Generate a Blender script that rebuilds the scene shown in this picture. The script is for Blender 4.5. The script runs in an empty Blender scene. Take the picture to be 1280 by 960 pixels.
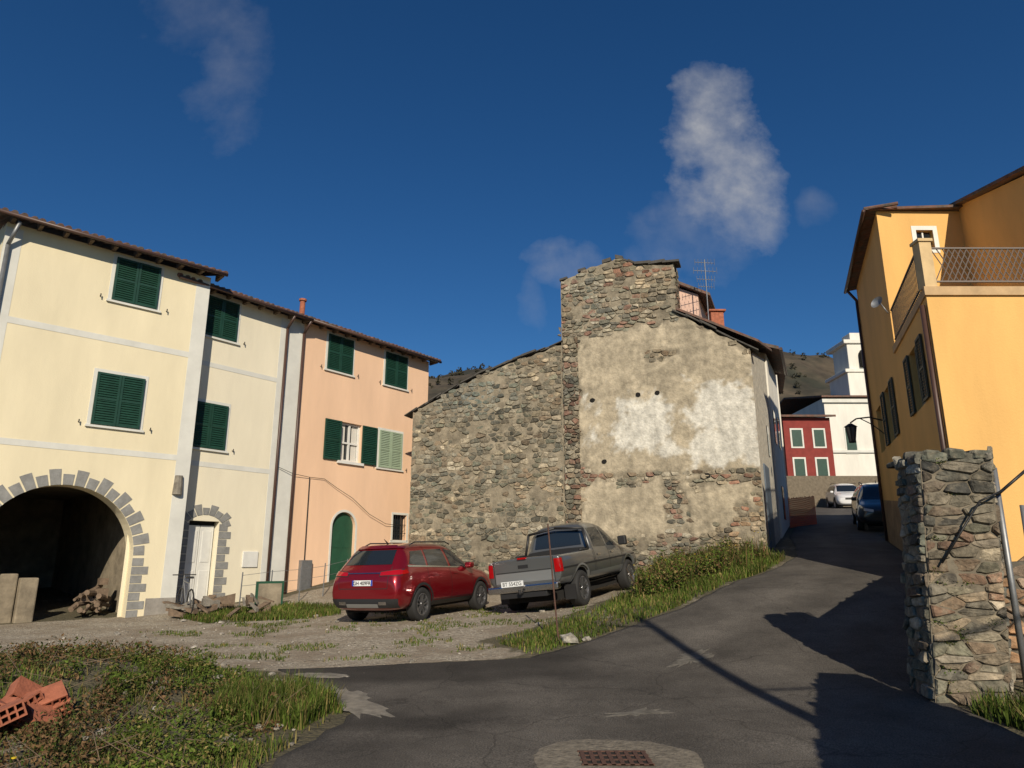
import bpy, bmesh, math, random
import numpy as np
from mathutils import Vector, Matrix, noise
from mathutils.bvhtree import BVHTree
random.seed(7); np.random.seed(7)
R=random.uniform
scene=bpy.context.scene
def nz(x,y,z=0.0): return noise.noise(Vector((x,y,z)))

# ------------------------------------------------------------------ materials
def newmat(name):
    m=bpy.data.materials.new(name); m.use_nodes=True
    nt=m.node_tree; b=nt.nodes['Principled BSDF']
    return m,nt,b
def mat(name,col,rough=0.8,metal=0.0,var=0.0,vscale=3.0,bump=0.0,bscale=40.0,attr=False,coat=0.0,col2=None,spec=0.5,streak=False,p2=(.42,.62),c2f=1.0):
    m,nt,b=newmat(name); L=nt.links; N=nt.nodes
    b.inputs['Roughness'].default_value=rough; b.inputs['Metallic'].default_value=metal
    b.inputs['Coat Weight'].default_value=coat; b.inputs['Coat Roughness'].default_value=0.04
    b.inputs['Specular IOR Level'].default_value=spec
    tc=N.new('ShaderNodeTexCoord')
    if attr:
        a=N.new('ShaderNodeAttribute'); a.attribute_name='Col'; src=a.outputs['Color']
    else:
        rgb=N.new('ShaderNodeRGB'); rgb.outputs[0].default_value=(*col,1); src=rgb.outputs[0]
    if col2 is not None:
        n=N.new('ShaderNodeTexNoise'); n.inputs['Scale'].default_value=vscale*0.6; n.inputs['Detail'].default_value=5; n.inputs['Roughness'].default_value=.65
        L.new(tc.outputs['Object'],n.inputs['Vector'])
        r=N.new('ShaderNodeMapRange'); r.inputs['From Min'].default_value=p2[0]; r.inputs['From Max'].default_value=p2[1]; r.inputs['To Max'].default_value=c2f
        L.new(n.outputs['Fac'],r.inputs['Value'])
        mx=N.new('ShaderNodeMix'); mx.data_type='RGBA'; L.new(r.outputs['Result'],mx.inputs['Factor'])
        L.new(src,mx.inputs['A']); mx.inputs['B'].default_value=(*col2,1); src=mx.outputs['Result']
    if var>0:
        n=N.new('ShaderNodeTexNoise'); n.inputs['Scale'].default_value=vscale; n.inputs['Detail'].default_value=5; n.inputs['Roughness'].default_value=.65
        if streak:
            mp=N.new('ShaderNodeMapping'); mp.inputs['Scale'].default_value=(1,1,.25); L.new(tc.outputs['Object'],mp.inputs['Vector']); L.new(mp.outputs['Vector'],n.inputs['Vector'])
        else: L.new(tc.outputs['Object'],n.inputs['Vector'])
        mr=N.new('ShaderNodeMapRange'); mr.inputs['From Min'].default_value=.3; mr.inputs['From Max'].default_value=.7
        mr.inputs['To Min'].default_value=1-var; mr.inputs['To Max'].default_value=1+var*.6
        L.new(n.outputs['Fac'],mr.inputs['Value'])
        vm=N.new('ShaderNodeVectorMath'); vm.operation='SCALE'; L.new(src,vm.inputs[0]); L.new(mr.outputs['Result'],vm.inputs['Scale']); src=vm.outputs['Vector']
    L.new(src,b.inputs['Base Color'])
    if bump>0:
        n=N.new('ShaderNodeTexNoise'); n.inputs['Scale'].default_value=bscale; n.inputs['Detail'].default_value=4
        L.new(tc.outputs['Object'],n.inputs['Vector'])
        bp=N.new('ShaderNodeBump'); bp.inputs['Strength'].default_value=bump; bp.inputs['Distance'].default_value=.02
        L.new(n.outputs['Fac'],bp.inputs['Height']); L.new(bp.outputs['Normal'],b.inputs['Normal'])
    return m
M={}
M['cream']=mat('cream_plaster',(.75,.67,.47),.9,var=.09,vscale=1.2,bump=.15,bscale=30,streak=True)
M['cream2']=mat('cream_plaster_light',(.77,.71,.55),.9,var=.09,vscale=1.2,bump=.15,bscale=30,streak=True)
M['white']=mat('white_plaster',(.72,.70,.63),.9,var=.12,vscale=1.5,bump=.15,streak=True)
M['pink']=mat('salmon_plaster',(.80,.54,.36),.9,var=.09,vscale=1.2,bump=.15,bscale=30,streak=True)
M['pink2']=mat('pink_plaster',(.62,.42,.33),.9,var=.12,vscale=1.5)
M['orange']=mat('orange_plaster',(.73,.43,.14),.9,var=.13,vscale=.9,bump=.25,bscale=22,streak=True)
M['band']=mat('painted_band',(.64,.64,.59),.9,var=.1,vscale=2)
M['greystone']=mat('grey_voussoir',(.25,.25,.24),.9,var=.25,vscale=5,bump=.4)
M['plinth']=mat('plinth_render',(.30,.28,.25),.95,var=.3,vscale=3,bump=.4)
M['shut']=mat('shutter_green',(.010,.050,.032),.5,var=.25,vscale=6)
M['shut2']=mat('shutter_pale_green',(.30,.38,.27),.6,var=.1)
M['door']=mat('door_green',(.02,.08,.045),.45,var=.2)
M['wframe']=mat('white_frame',(.70,.70,.66),.5,var=.1)
M['tile']=mat('roof_tile',(.17,.085,.06),.9,var=.4,vscale=6,bump=.4,col2=(.11,.095,.08))
M['slate']=mat('slate',(.075,.070,.062),.85,var=.4,vscale=5,bump=.4)
M['brown']=mat('brown_gutter',(.075,.04,.03),.45,var=.2)
M['darkmetal']=mat('dark_iron',(.03,.03,.03),.5,.5)
M['galv']=mat('galvanised',(.25,.26,.27),.5,.6,var=.2,vscale=8)
M['rust']=mat('rust',(.10,.05,.035),.85,var=.4,vscale=20)
M['glass']=mat('window_glass',(.015,.02,.025),.06,spec=.8)
M['black']=mat('black_plastic',(.018,.018,.019),.55)
M['void']=mat('dark_void',(.01,.009,.008),1.0)
M['roughin']=mat('cellar_wall',(.25,.21,.15),.95,var=.5,vscale=2,bump=.6,bscale=12)
M['stone']=mat('rubble_stone',(1,1,1),.95,attr=True,var=.6,vscale=11,bump=1.0,bscale=30,col2=(.25,.215,.155),p2=(.50,.68),c2f=.7)
M['wallbase']=mat('old_plaster',(1,1,1),.95,attr=True,var=.35,vscale=6,bump=1.0,bscale=16)
M['terra']=mat('terracotta',(.36,.12,.065),.85,var=.35,vscale=9,bump=.3)
M['wood']=mat('old_wood',(.17,.12,.08),.85,var=.4,vscale=10)
M['conc']=mat('concrete',(.22,.20,.165),.95,var=.45,vscale=6,bump=.5)
M['net']=mat('orange_net',(.70,.11,.04),.7)
M['veg']=mat('foliage',(1,1,1),.7,attr=True,spec=.15)
M['redbld']=mat('red_plaster',(.22,.035,.028),.9,var=.2)
M['rubber']=mat('tyre_rubber',(.02,.02,.02),.8,bump=.2)
M['alloy']=mat('alloy',(.40,.40,.41),.3,.9)
M['chrome']=mat('chrome',(.5,.5,.51),.22,1.0)
M['redpaint']=mat('red_car_paint',(.24,.006,.012),.32,.55,coat=1.0)
M['darkpaint']=mat('dark_car_paint',(.05,.052,.056),.32,.6,coat=1.0)
M['greypaint']=mat('grey_car_paint',(.16,.165,.165),.34,.6,coat=1.0)
M['silverpaint']=mat('silver_trim_paint',(.33,.34,.34),.35,.6,coat=.6)
M['whitepaint']=mat('white_car_paint',(.7,.7,.7),.3,.0,coat=1.0)
M['taillamp']=mat('tail_lamp',(.34,.004,.006),.1,coat=1)
M['clearlamp']=mat('clear_lamp',(.6,.6,.6),.1,coat=1)
M['plate']=mat('number_plate',(.72,.74,.74),.4)
M['blue']=mat('plate_blue',(.02,.06,.4),.4)
M['yellow']=mat('yellow_petal',(.75,.55,.02),.6)
M['text']=mat('plate_text_black',(.01,.01,.01),.5)

def ground_mat():
    m,nt,b=newmat('ground_mix'); L=nt.links;N=nt.nodes
    b.inputs['Roughness'].default_value=.95
    tc=N.new('ShaderNodeTexCoord'); at=N.new('ShaderNodeAttribute'); at.attribute_name='Col'
    sp=N.new('ShaderNodeSeparateColor'); L.new(at.outputs['Color'],sp.inputs['Color'])
    v=N.new('ShaderNodeTexVoronoi'); v.inputs['Scale'].default_value=30; L.new(tc.outputs['Object'],v.inputs['Vector'])
    gr=N.new('ShaderNodeMix'); gr.data_type='RGBA'; sv=N.new('ShaderNodeSeparateColor'); L.new(v.outputs['Color'],sv.inputs['Color']); L.new(sv.outputs['Red'],gr.inputs['Factor'])
    gr.inputs['A'].default_value=(.19,.16,.12,1); gr.inputs['B'].default_value=(.48,.43,.34,1)
    n=N.new('ShaderNodeTexNoise'); n.inputs['Scale'].default_value=1.1; n.inputs['Detail'].default_value=6; n.inputs['Roughness'].default_value=.7; L.new(tc.outputs['Object'],n.inputs['Vector'])
    dirt=N.new('ShaderNodeMix'); dirt.data_type='RGBA'; r=N.new('ShaderNodeMapRange'); r.inputs['From Min'].default_value=.40; r.inputs['From Max'].default_value=.62
    L.new(n.outputs['Fac'],r.inputs['Value']); L.new(r.outputs['Result'],dirt.inputs['Factor']); L.new(gr.outputs['Result'],dirt.inputs['A']); dirt.inputs['B'].default_value=(.24,.195,.14,1)
    gs=N.new('ShaderNodeMix'); gs.data_type='RGBA'; n2=N.new('ShaderNodeTexNoise'); n2.inputs['Scale'].default_value=9; n2.inputs['Detail'].default_value=5; L.new(tc.outputs['Object'],n2.inputs['Vector'])
    L.new(n2.outputs['Fac'],gs.inputs['Factor']); gs.inputs['A'].default_value=(.04,.042,.018,1); gs.inputs['B'].default_value=(.14,.115,.07,1)
    ad=N.new('ShaderNodeMath'); ad.operation='ADD'; L.new(sp.outputs['Red'],ad.inputs[0]); sb=N.new('ShaderNodeMath'); sb.operation='SUBTRACT'; L.new(n2.outputs['Fac'],sb.inputs[0]); sb.inputs[1].default_value=.5; L.new(sb.outputs[0],ad.inputs[1])
    r2=N.new('ShaderNodeMapRange'); r2.inputs['From Min'].default_value=.35; r2.inputs['From Max'].default_value=.65; L.new(ad.outputs[0],r2.inputs['Value'])
    fx=N.new('ShaderNodeMix'); fx.data_type='RGBA'; L.new(r2.outputs['Result'],fx.inputs['Factor']); L.new(dirt.outputs['Result'],fx.inputs['A']); L.new(gs.outputs['Result'],fx.inputs['B'])
    L.new(fx.outputs['Result'],b.inputs['Base Color'])
    bp=N.new('ShaderNodeBump'); bp.inputs['Strength'].default_value=.7; bp.inputs['Distance'].default_value=.03; L.new(v.outputs['Distance'],bp.inputs['Height'])
    bp2=N.new('ShaderNodeBump'); bp2.inputs['Strength'].default_value=.6; bp2.inputs['Distance'].default_value=.08; L.new(n2.outputs['Fac'],bp2.inputs['Height']); L.new(bp.outputs['Normal'],bp2.inputs['Normal'])
    L.new(bp2.outputs['Normal'],b.inputs['Normal'])
    return m
M['ground']=ground_mat()
def asphalt_mat():
    m,nt,b=newmat('asphalt'); L=nt.links;N=nt.nodes
    b.inputs['Roughness'].default_value=.88; b.inputs['Specular IOR Level'].default_value=.3
    tc=N.new('ShaderNodeTexCoord'); at=N.new('ShaderNodeAttribute'); at.attribute_name='Col'
    n=N.new('ShaderNodeTexNoise'); n.inputs['Scale'].default_value=1.1; n.inputs['Detail'].default_value=7; n.inputs['Roughness'].default_value=.7; L.new(tc.outputs['Object'],n.inputs['Vector'])
    f=N.new('ShaderNodeTexNoise'); f.inputs['Scale'].default_value=70; f.inputs['Detail'].default_value=3; L.new(tc.outputs['Object'],f.inputs['Vector'])
    mr=N.new('ShaderNodeMapRange'); mr.inputs['From Min'].default_value=.3; mr.inputs['From Max'].default_value=.7; mr.inputs['To Min'].default_value=.65; mr.inputs['To Max'].default_value=1.4; L.new(n.outputs['Fac'],mr.inputs['Value'])
    mr2=N.new('ShaderNodeMapRange'); mr2.inputs['From Min'].default_value=.3; mr2.inputs['From Max'].default_value=.7; mr2.inputs['To Min'].default_value=.45; mr2.inputs['To Max'].default_value=1.65; L.new(f.outputs['Fac'],mr2.inputs['Value'])
    mu=N.new('ShaderNodeMath'); mu.operation='MULTIPLY'; L.new(mr.outputs[0],mu.inputs[0]); L.new(mr2.outputs[0],mu.inputs[1])
    nw=N.new('ShaderNodeTexNoise'); nw.inputs['Scale'].default_value=2.0; L.new(tc.outputs['Object'],nw.inputs['Vector'])
    av=N.new('ShaderNodeMix'); av.data_type='RGBA'; av.inputs['Factor'].default_value=.3; L.new(tc.outputs['Object'],av.inputs['A']); L.new(nw.outputs['Color'],av.inputs['B'])
    vo=N.new('ShaderNodeTexVoronoi'); vo.feature='DISTANCE_TO_EDGE'; vo.inputs['Scale'].default_value=.6; L.new(av.outputs['Result'],vo.inputs['Vector'])
    cr=N.new('ShaderNodeMapRange'); cr.inputs['From Min'].default_value=0; cr.inputs['From Max'].default_value=.006; cr.inputs['To Min'].default_value=.6; cr.inputs['To Max'].default_value=1; L.new(vo.outputs['Distance'],cr.inputs['Value'])
    mu2=N.new('ShaderNodeMath'); mu2.operation='MULTIPLY'; L.new(mu.outputs[0],mu2.inputs[0]); L.new(cr.outputs[0],mu2.inputs[1])
    vm=N.new('ShaderNodeVectorMath'); vm.operation='SCALE'; L.new(at.outputs['Color'],vm.inputs[0]); L.new(mu2.outputs[0],vm.inputs['Scale'])
    L.new(vm.outputs['Vector'],b.inputs['Base Color'])
    bp=N.new('ShaderNodeBump'); bp.inputs['Strength'].default_value=.6; bp.inputs['Distance'].default_value=.012; L.new(f.outputs['Fac'],bp.inputs['Height']); L.new(bp.outputs['Normal'],b.inputs['Normal'])
    return m
M['asphalt']=asphalt_mat()
M['hill']=mat('hill_scrub',(.075,.058,.038),1.0,var=.7,vscale=.08,col2=(.030,.031,.020),bump=1.0,bscale=.3)

# ------------------------------------------------------------------ mesh builder
def setcol(me,cols):
    a=me.color_attributes.new('Col','FLOAT_COLOR','POINT')
    arr=np.ones((len(cols),4),dtype=np.float32); arr[:,:3]=np.array(cols,dtype=np.float32)
    a.data.foreach_set('color',arr.ravel())
def empty(name,loc=(0,0,0)):
    e=bpy.data.objects.new(name,None); scene.collection.objects.link(e); e.location=loc; return e
class MB:
    def __init__(s): s.v=[];s.f=[];s.m=[];s.c=[]
    def add(s,vs,fs,mi=0,col=(1,1,1)):
        o=len(s.v); s.v+= [tuple(p) for p in vs]; s.f+=[tuple(i+o for i in f) for f in fs]; s.m+=[mi]*len(fs); s.c+=[col]*len(vs)
    def box(s,P,a0,a1,z0,z1,o0,o1,mi=0,col=(1,1,1)):
        vs=[P(a,z,o) for o in(o0,o1) for z in(z0,z1) for a in(a0,a1)]
        s.add(vs,[(0,1,3,2),(4,6,7,5),(0,4,5,1),(2,3,7,6),(0,2,6,4),(1,5,7,3)],mi,col)
    def prism(s,P,pts,o0,o1,mi=0,col=(1,1,1)):
        n=len(pts); vs=[P(a,z,o0) for a,z in pts]+[P(a,z,o1) for a,z in pts]
        fs=[tuple(range(n)),tuple(range(2*n-1,n-1,-1))]+[(i,(i+1)%n,n+(i+1)%n,n+i) for i in range(n)]
        s.add(vs,fs,mi,col)
    def cyl(s,p0,p1,r0,r1=None,n=10,mi=0,col=(1,1,1),cap=True):
        r1=r0 if r1 is None else r1
        p0=Vector(p0);p1=Vector(p1);d=(p1-p0)
        if d.length<1e-6: return
        d.normalize(); u=d.orthogonal().normalized(); w=d.cross(u)
        vs=[]
        for p,r in((p0,r0),(p1,r1)):
            for i in range(n):
                t=2*math.pi*i/n; vs.append(p+(u*math.cos(t)+w*math.sin(t))*r)
        fs=[(i,(i+1)%n,n+(i+1)%n,n+i) for i in range(n)]
        if cap: fs+=[tuple(range(n-1,-1,-1)),tuple(range(n,2*n))]
        s.add(vs,fs,mi,col)
    def tube(s,pts,r,n=8,mi=0):
        for i in range(len(pts)-1): s.cyl(pts[i],pts[i+1],r,r,n,mi)
    def build(s,name,mats,parent=None,smooth=False,bevel=0,recalc=True):
        me=bpy.data.meshes.new(name); me.from_pydata(s.v,[],s.f)
        for m in mats: me.materials.append(m)
        me.polygons.foreach_set('material_index',s.m)
        setcol(me,s.c)
        if recalc:
            bm=bmesh.new(); bm.from_mesh(me); bmesh.ops.recalc_face_normals(bm,faces=bm.faces); bm.to_mesh(me); bm.free()
        if smooth: me.polygons.foreach_set('use_smooth',[True]*len(me.polygons))
        me.update()
        ob=bpy.data.objects.new(name,me); scene.collection.objects.link(ob)
        if parent: ob.parent=parent
        if bevel>0:
            b=ob.modifiers.new('b','BEVEL'); b.width=bevel; b.segments=2; b.limit_method='ANGLE'
        return ob
def frame(O,d,n):
    def P(a,z,o=0.0): return (O[0]+d[0]*a+n[0]*o, O[1]+d[1]*a+n[1]*o, z)
    return P
WORLD=lambda a,z,o: (a,o,z)

# ------------------------------------------------------------------ terrain
CP=[(-2,3,0),(3,3,-.03),(0,6,0),(4,6,0),(-6,5,.05),(8,6,.1),(4.6,8.2,.1),(0,9,.04),(3,9,.08),(-3.3,10.9,.05),(0,11.1,.1),(.77,11.9,.18),(1.96,12.9,.4),
(3.15,13.8,.66),(4.8,15.7,1.08),(7.4,19,1.6),(6.2,11.2,.45),(8.2,13,.85),(9.6,17,1.4),(11,20.4,1.85),(8.5,21.5,1.92),(11.8,23,2.2),(10,26,2.5),(13.2,26.5,2.65),
(12,30,3.05),(16,34,3.6),(26,56,5.5),(22,50,5),(-2.1,15.8,.31),(-.98,18.2,.36),(1.95,17.35,.64),(3.2,19.9,.86),(4.6,18,1.05),(7.2,20.4,1.75),(5,21.2,1.3),(2,22.3,.95),
(-3.5,24.2,.9),(-5.7,24,.95),(-7.2,21.9,.5),(-8.75,19,.25),(-9.3,18.4,.2),(-11,16.5,.1),(-12,15.5,.1),(-6,15,.12),(-3,13,.12),(-9,12,.1),(-12,8,.15),(0,14,.25),
(-40,0,0),(-40,40,2),(40,0,0),(0,-30,-.5),(-40,-30,-.5),(40,-30,-.5),(60,60,6),(0,60,5),(-40,80,6),(40,100,9),(0,110,9),(120,120,10),(-120,120,9),(120,-60,0),(-120,-60,-1),(20,10,.6)]
C=np.array(CP,dtype=float)
def U(r2): return np.where(r2>1e-9, r2*np.log(np.maximum(r2,1e-9)),0)
_n=len(C); K=U(((C[:,None,:2]-C[None,:,:2])**2).sum(-1))+np.eye(_n)*.15
Pm=np.hstack([np.ones((_n,1)),C[:,:2]]); A=np.zeros((_n+3,_n+3)); A[:_n,:_n]=K; A[:_n,_n:]=Pm; A[_n:,:_n]=Pm.T
W=np.linalg.solve(A,np.concatenate([C[:,2],np.zeros(3)]))
def Gv(x,y):
    x=np.asarray(x,float);y=np.asarray(y,float)
    xc=np.clip(x,-110,110); yc=np.clip(y,-50,115)
    r2=(xc[...,None]-C[:,0])**2+(yc[...,None]-C[:,1])**2
    z=(U(r2)*W[:_n]).sum(-1)+W[_n]+W[_n+1]*xc+W[_n+2]*yc
    z=z+.42*np.exp(-(((x+5.2)/1.9)**2+((y-8.6)/1.5)**2))
    return z
def G(x,y): return float(Gv(np.array([x]),np.array([y]))[0])
def inpoly(x,y,poly):
    c=False;n=len(poly);j=n-1
    for i in range(n):
        xi,yi=poly[i];xj,yj=poly[j]
        if (yi>y)!=(yj>y) and x<(xj-xi)*(y-yi)/(yj-yi)+xi: c=not c
        j=i
    return c
LOT=[(-1.9,8.9),(-3.2,10.4),(-5.5,10.9),(-9.0,11.2),(-16,9),(-16,14),(-9.6,18.5),(-7.4,21),(-4.6,24.2),(-1,23.5),(2.2,22),(3.4,20.2),(2.4,17.2),(1.0,14.9),(-.6,13.2),(.1,11.6),(-1.2,11.2)]
VERGE=[(.3,11.6),(.85,12.05),(1.96,13.05),(3.1,13.95),(4.7,15.8),(6.2,17.6),(7.2,19.0),(7.2,20.2),(4.6,21.3),(3.9,20.6),(3.3,18.4),(2.6,16.6),(1.4,14.6),(-.4,13.3)]
GSTRIP=[(-8.2,17.9),(-7.0,16.9),(-4.9,17.2),(-4.2,18.0),(-4.6,19.6),(-6.2,20.4),(-7.4,19.3)]
MOUND=[(-2.0,3.5),(-1.95,6.3),(-1.75,8.0),(-2.3,9.0),(-3.6,10.1),(-6,10.6),(-9.5,10.9),(-11,8),(-9,4),(-6,3)]
gx=np.concatenate([-np.geomspace(700,15,26),np.arange(-14,20.01,.25),np.geomspace(21,700,26)])
gy=np.concatenate([-np.geomspace(300,5,14),np.arange(-4,1.5,1.0),np.arange(2,40.01,.25),np.geomspace(41,900,28)])
X,Y=np.meshgrid(gx,gy); Z=Gv(X.ravel(),Y.ravel()).reshape(X.shape)
cols=[];vs=[]
for j in range(len(gy)):
    for i in range(len(gx)):
        x=X[j,i];y=Y[j,i];z=Z[j,i]; g=.75
        if -16<x<10 and 2<y<26:
            g=.10 if inpoly(x,y,LOT) else .75
            if inpoly(x,y,GSTRIP): g=.7
            g+=.35*nz(x*.8,y*.8,3)+.15*nz(x*2.5,y*2.5,4); z+=.012*nz(x*2,y*2)
        vs.append((x,y,z)); cols.append((g,0,0))
nx=len(gx); fs=[(j*nx+i,j*nx+i+1,(j+1)*nx+i+1,(j+1)*nx+i) for j in range(len(gy)-1) for i in range(nx-1)]
me=bpy.data.meshes.new('ground'); me.from_pydata(vs,[],fs); setcol(me,cols); me.materials.append(M['ground']); me.polygons.foreach_set('use_smooth',[True]*len(fs))
gob=bpy.data.objects.new('ground',me); scene.collection.objects.link(gob)

# road
RP=[((-3.5,-8),(.0,-7)),((-2.4,-3),(1.3,-3)),((-1.95,3),(3.4,3)),((-1.86,6.2),(4.4,5.5)),((-1.55,8.3),(4.6,7.2)),((-2.3,9.3),(4.7,8.5)),((-3.3,10.5),(5.2,9.4)),((-1.6,11.1),(5.7,10.1)),((.2,11.3),(6.2,10.9)),
((.85,11.9),(6.8,11.6)),((1.96,12.9),(7.4,12.3)),((3.15,13.8),(8.05,13.0)),((4.8,15.7),(8.8,14.6)),((6.3,17.5),(9.55,16.7)),((7.5,19),(10.25,18.5)),((8.5,21.5),(11.15,20.9)),
((9.7,25),(12.2,23.8)),((10.9,27.5),(14.3,26.3)),((12.2,30),(15.8,29)),((15,36),(19,35)),((24,56),(29,55)),((40,85),(46,84))]
sec=[]
for k in range(len(RP)-1):
    (l0,r0),(l1,r1)=RP[k],RP[k+1]
    n=max(2,int(max(math.dist(l0,l1),math.dist(r0,r1))/.3))
    for q in range(n):
        t=q/n; sec.append(((l0[0]+(l1[0]-l0[0])*t,l0[1]+(l1[1]-l0[1])*t),(r0[0]+(r1[0]-r0[0])*t,r0[1]+(r1[1]-r0[1])*t)))
vs=[];cols=[];NC=44
for (l,r) in sec:
    jit=.09*nz(l[0]*2.5,l[1]*2.5,1)+.06*nz(l[0]*7,l[1]*7,2)
    L0=Vector(l);R0=Vector(r);d=(R0-L0).normalized(); L0=L0+d*jit
    ps=[L0-d*.02]+[L0.lerp(R0,i/(NC-1)) for i in range(NC)]+[R0+d*.02]
    for i,p in enumerate(ps):
        far=max(0,p.y-38)*.01
        z=G(p.x,p.y)+.022+far
        if i in(0,len(ps)-1): z-=.07
        vs.append((p.x,p.y,z))
        c=.074
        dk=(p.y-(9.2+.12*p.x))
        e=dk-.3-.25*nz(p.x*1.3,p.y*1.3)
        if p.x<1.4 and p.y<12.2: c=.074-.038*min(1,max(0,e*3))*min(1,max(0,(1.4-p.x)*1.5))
        u=i/(NC+1); c*=1+.25*math.exp(-((u-.35)/.09)**2)+.2*math.exp(-((u-.7)/.09)**2)
        c*=1+.25*nz(p.x*.7,p.y*.7,9)
        s_=((p.x+1.0)/.75)**2+((p.y-7.5)/.4)**2+.7*nz(p.x*3,p.y*3)
        c*=1-.55*min(1,max(0,(1.2-s_)*1.5))
        cols.append((c,c*.91,c*.79))
NR=NC+2
fs=[(j*NR+i,j*NR+i+1,(j+1)*NR+i+1,(j+1)*NR+i) for j in range(len(sec)-1) for i in range(NR-1)]
me=bpy.data.meshes.new('road'); me.from_pydata(vs,[],fs); setcol(me,cols); me.materials.append(M['asphalt']); me.polygons.foreach_set('use_smooth',[True]*len(fs))
rob=bpy.data.objects.new('road',me); scene.collection.objects.link(rob)

def drape(name,cx,cy,rx,ry,off,m,ang=0,jag=.0,rings=6,n=56,skirt=.01):
    b=MB(); vs=[]
    for k in range(rings+1):
        for i in range(n):
            t=2*math.pi*i/n; rr=k/rings*(1+jag*nz(math.cos(t)*1.5+cx,math.sin(t)*1.5+cy,5)+jag*.8*nz(math.cos(t)*5+cx,math.sin(t)*5,7))
            x=rx*rr*math.cos(t);y=ry*rr*math.sin(t)
            X_=cx+x*math.cos(ang)-y*math.sin(ang);Y_=cy+x*math.sin(ang)+y*math.cos(ang)
            vs.append((X_,Y_,G(X_,Y_)+.022+off-(skirt if k==rings else 0)))
    fs=[(k*n+i,k*n+(i+1)%n,(k+1)*n+(i+1)%n,(k+1)*n+i) for k in range(rings) for i in range(n)]
    b.add(vs,fs); return b.build(name,[m],smooth=True)
M['ring']=mat('manhole_surround',(.20,.175,.135),.95,var=.5,vscale=14,bump=1.0,bscale=38)
M['scuff']=mat('road_scuff',(.13,.12,.10),.9,var=.5,vscale=8)
drape('concrete_patch',.85,6.28,.68,.58,.012,M['ring'],jag=.1)
drape('concrete_patch',-2.55,10.0,.36,.22,.012,M['conc'],jag=.25)
drape('concrete_patch',-1.85,8.55,.28,.8,.008,M['conc'],ang=.5,jag=.8)
drape('concrete_patch',2.55,10.6,.20,.45,.006,M['scuff'],ang=-.6,jag=1.1)
drape('concrete_patch',1.3,7.9,.28,.12,.006,M['scuff'],ang=.3,jag=1.1)
gr=empty('drain_grate',(.83,6.22,G(.83,6.22)+.038)); b=MB()
for i in range(8): b.box(WORLD,-.27+i*.073,-.235+i*.073,0,.010,-.2,.2)
for yy in(-.2,-.07,.06,.18): b.box(WORLD,-.285,.285,-.001,.008,yy,yy+.025)
b.build('bars',[M['rust']],gr)
b=MB(); b.box(WORLD,-.27,.27,-.004,.001,-.19,.19); b.build('pit',[M['void']],gr)

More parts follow.
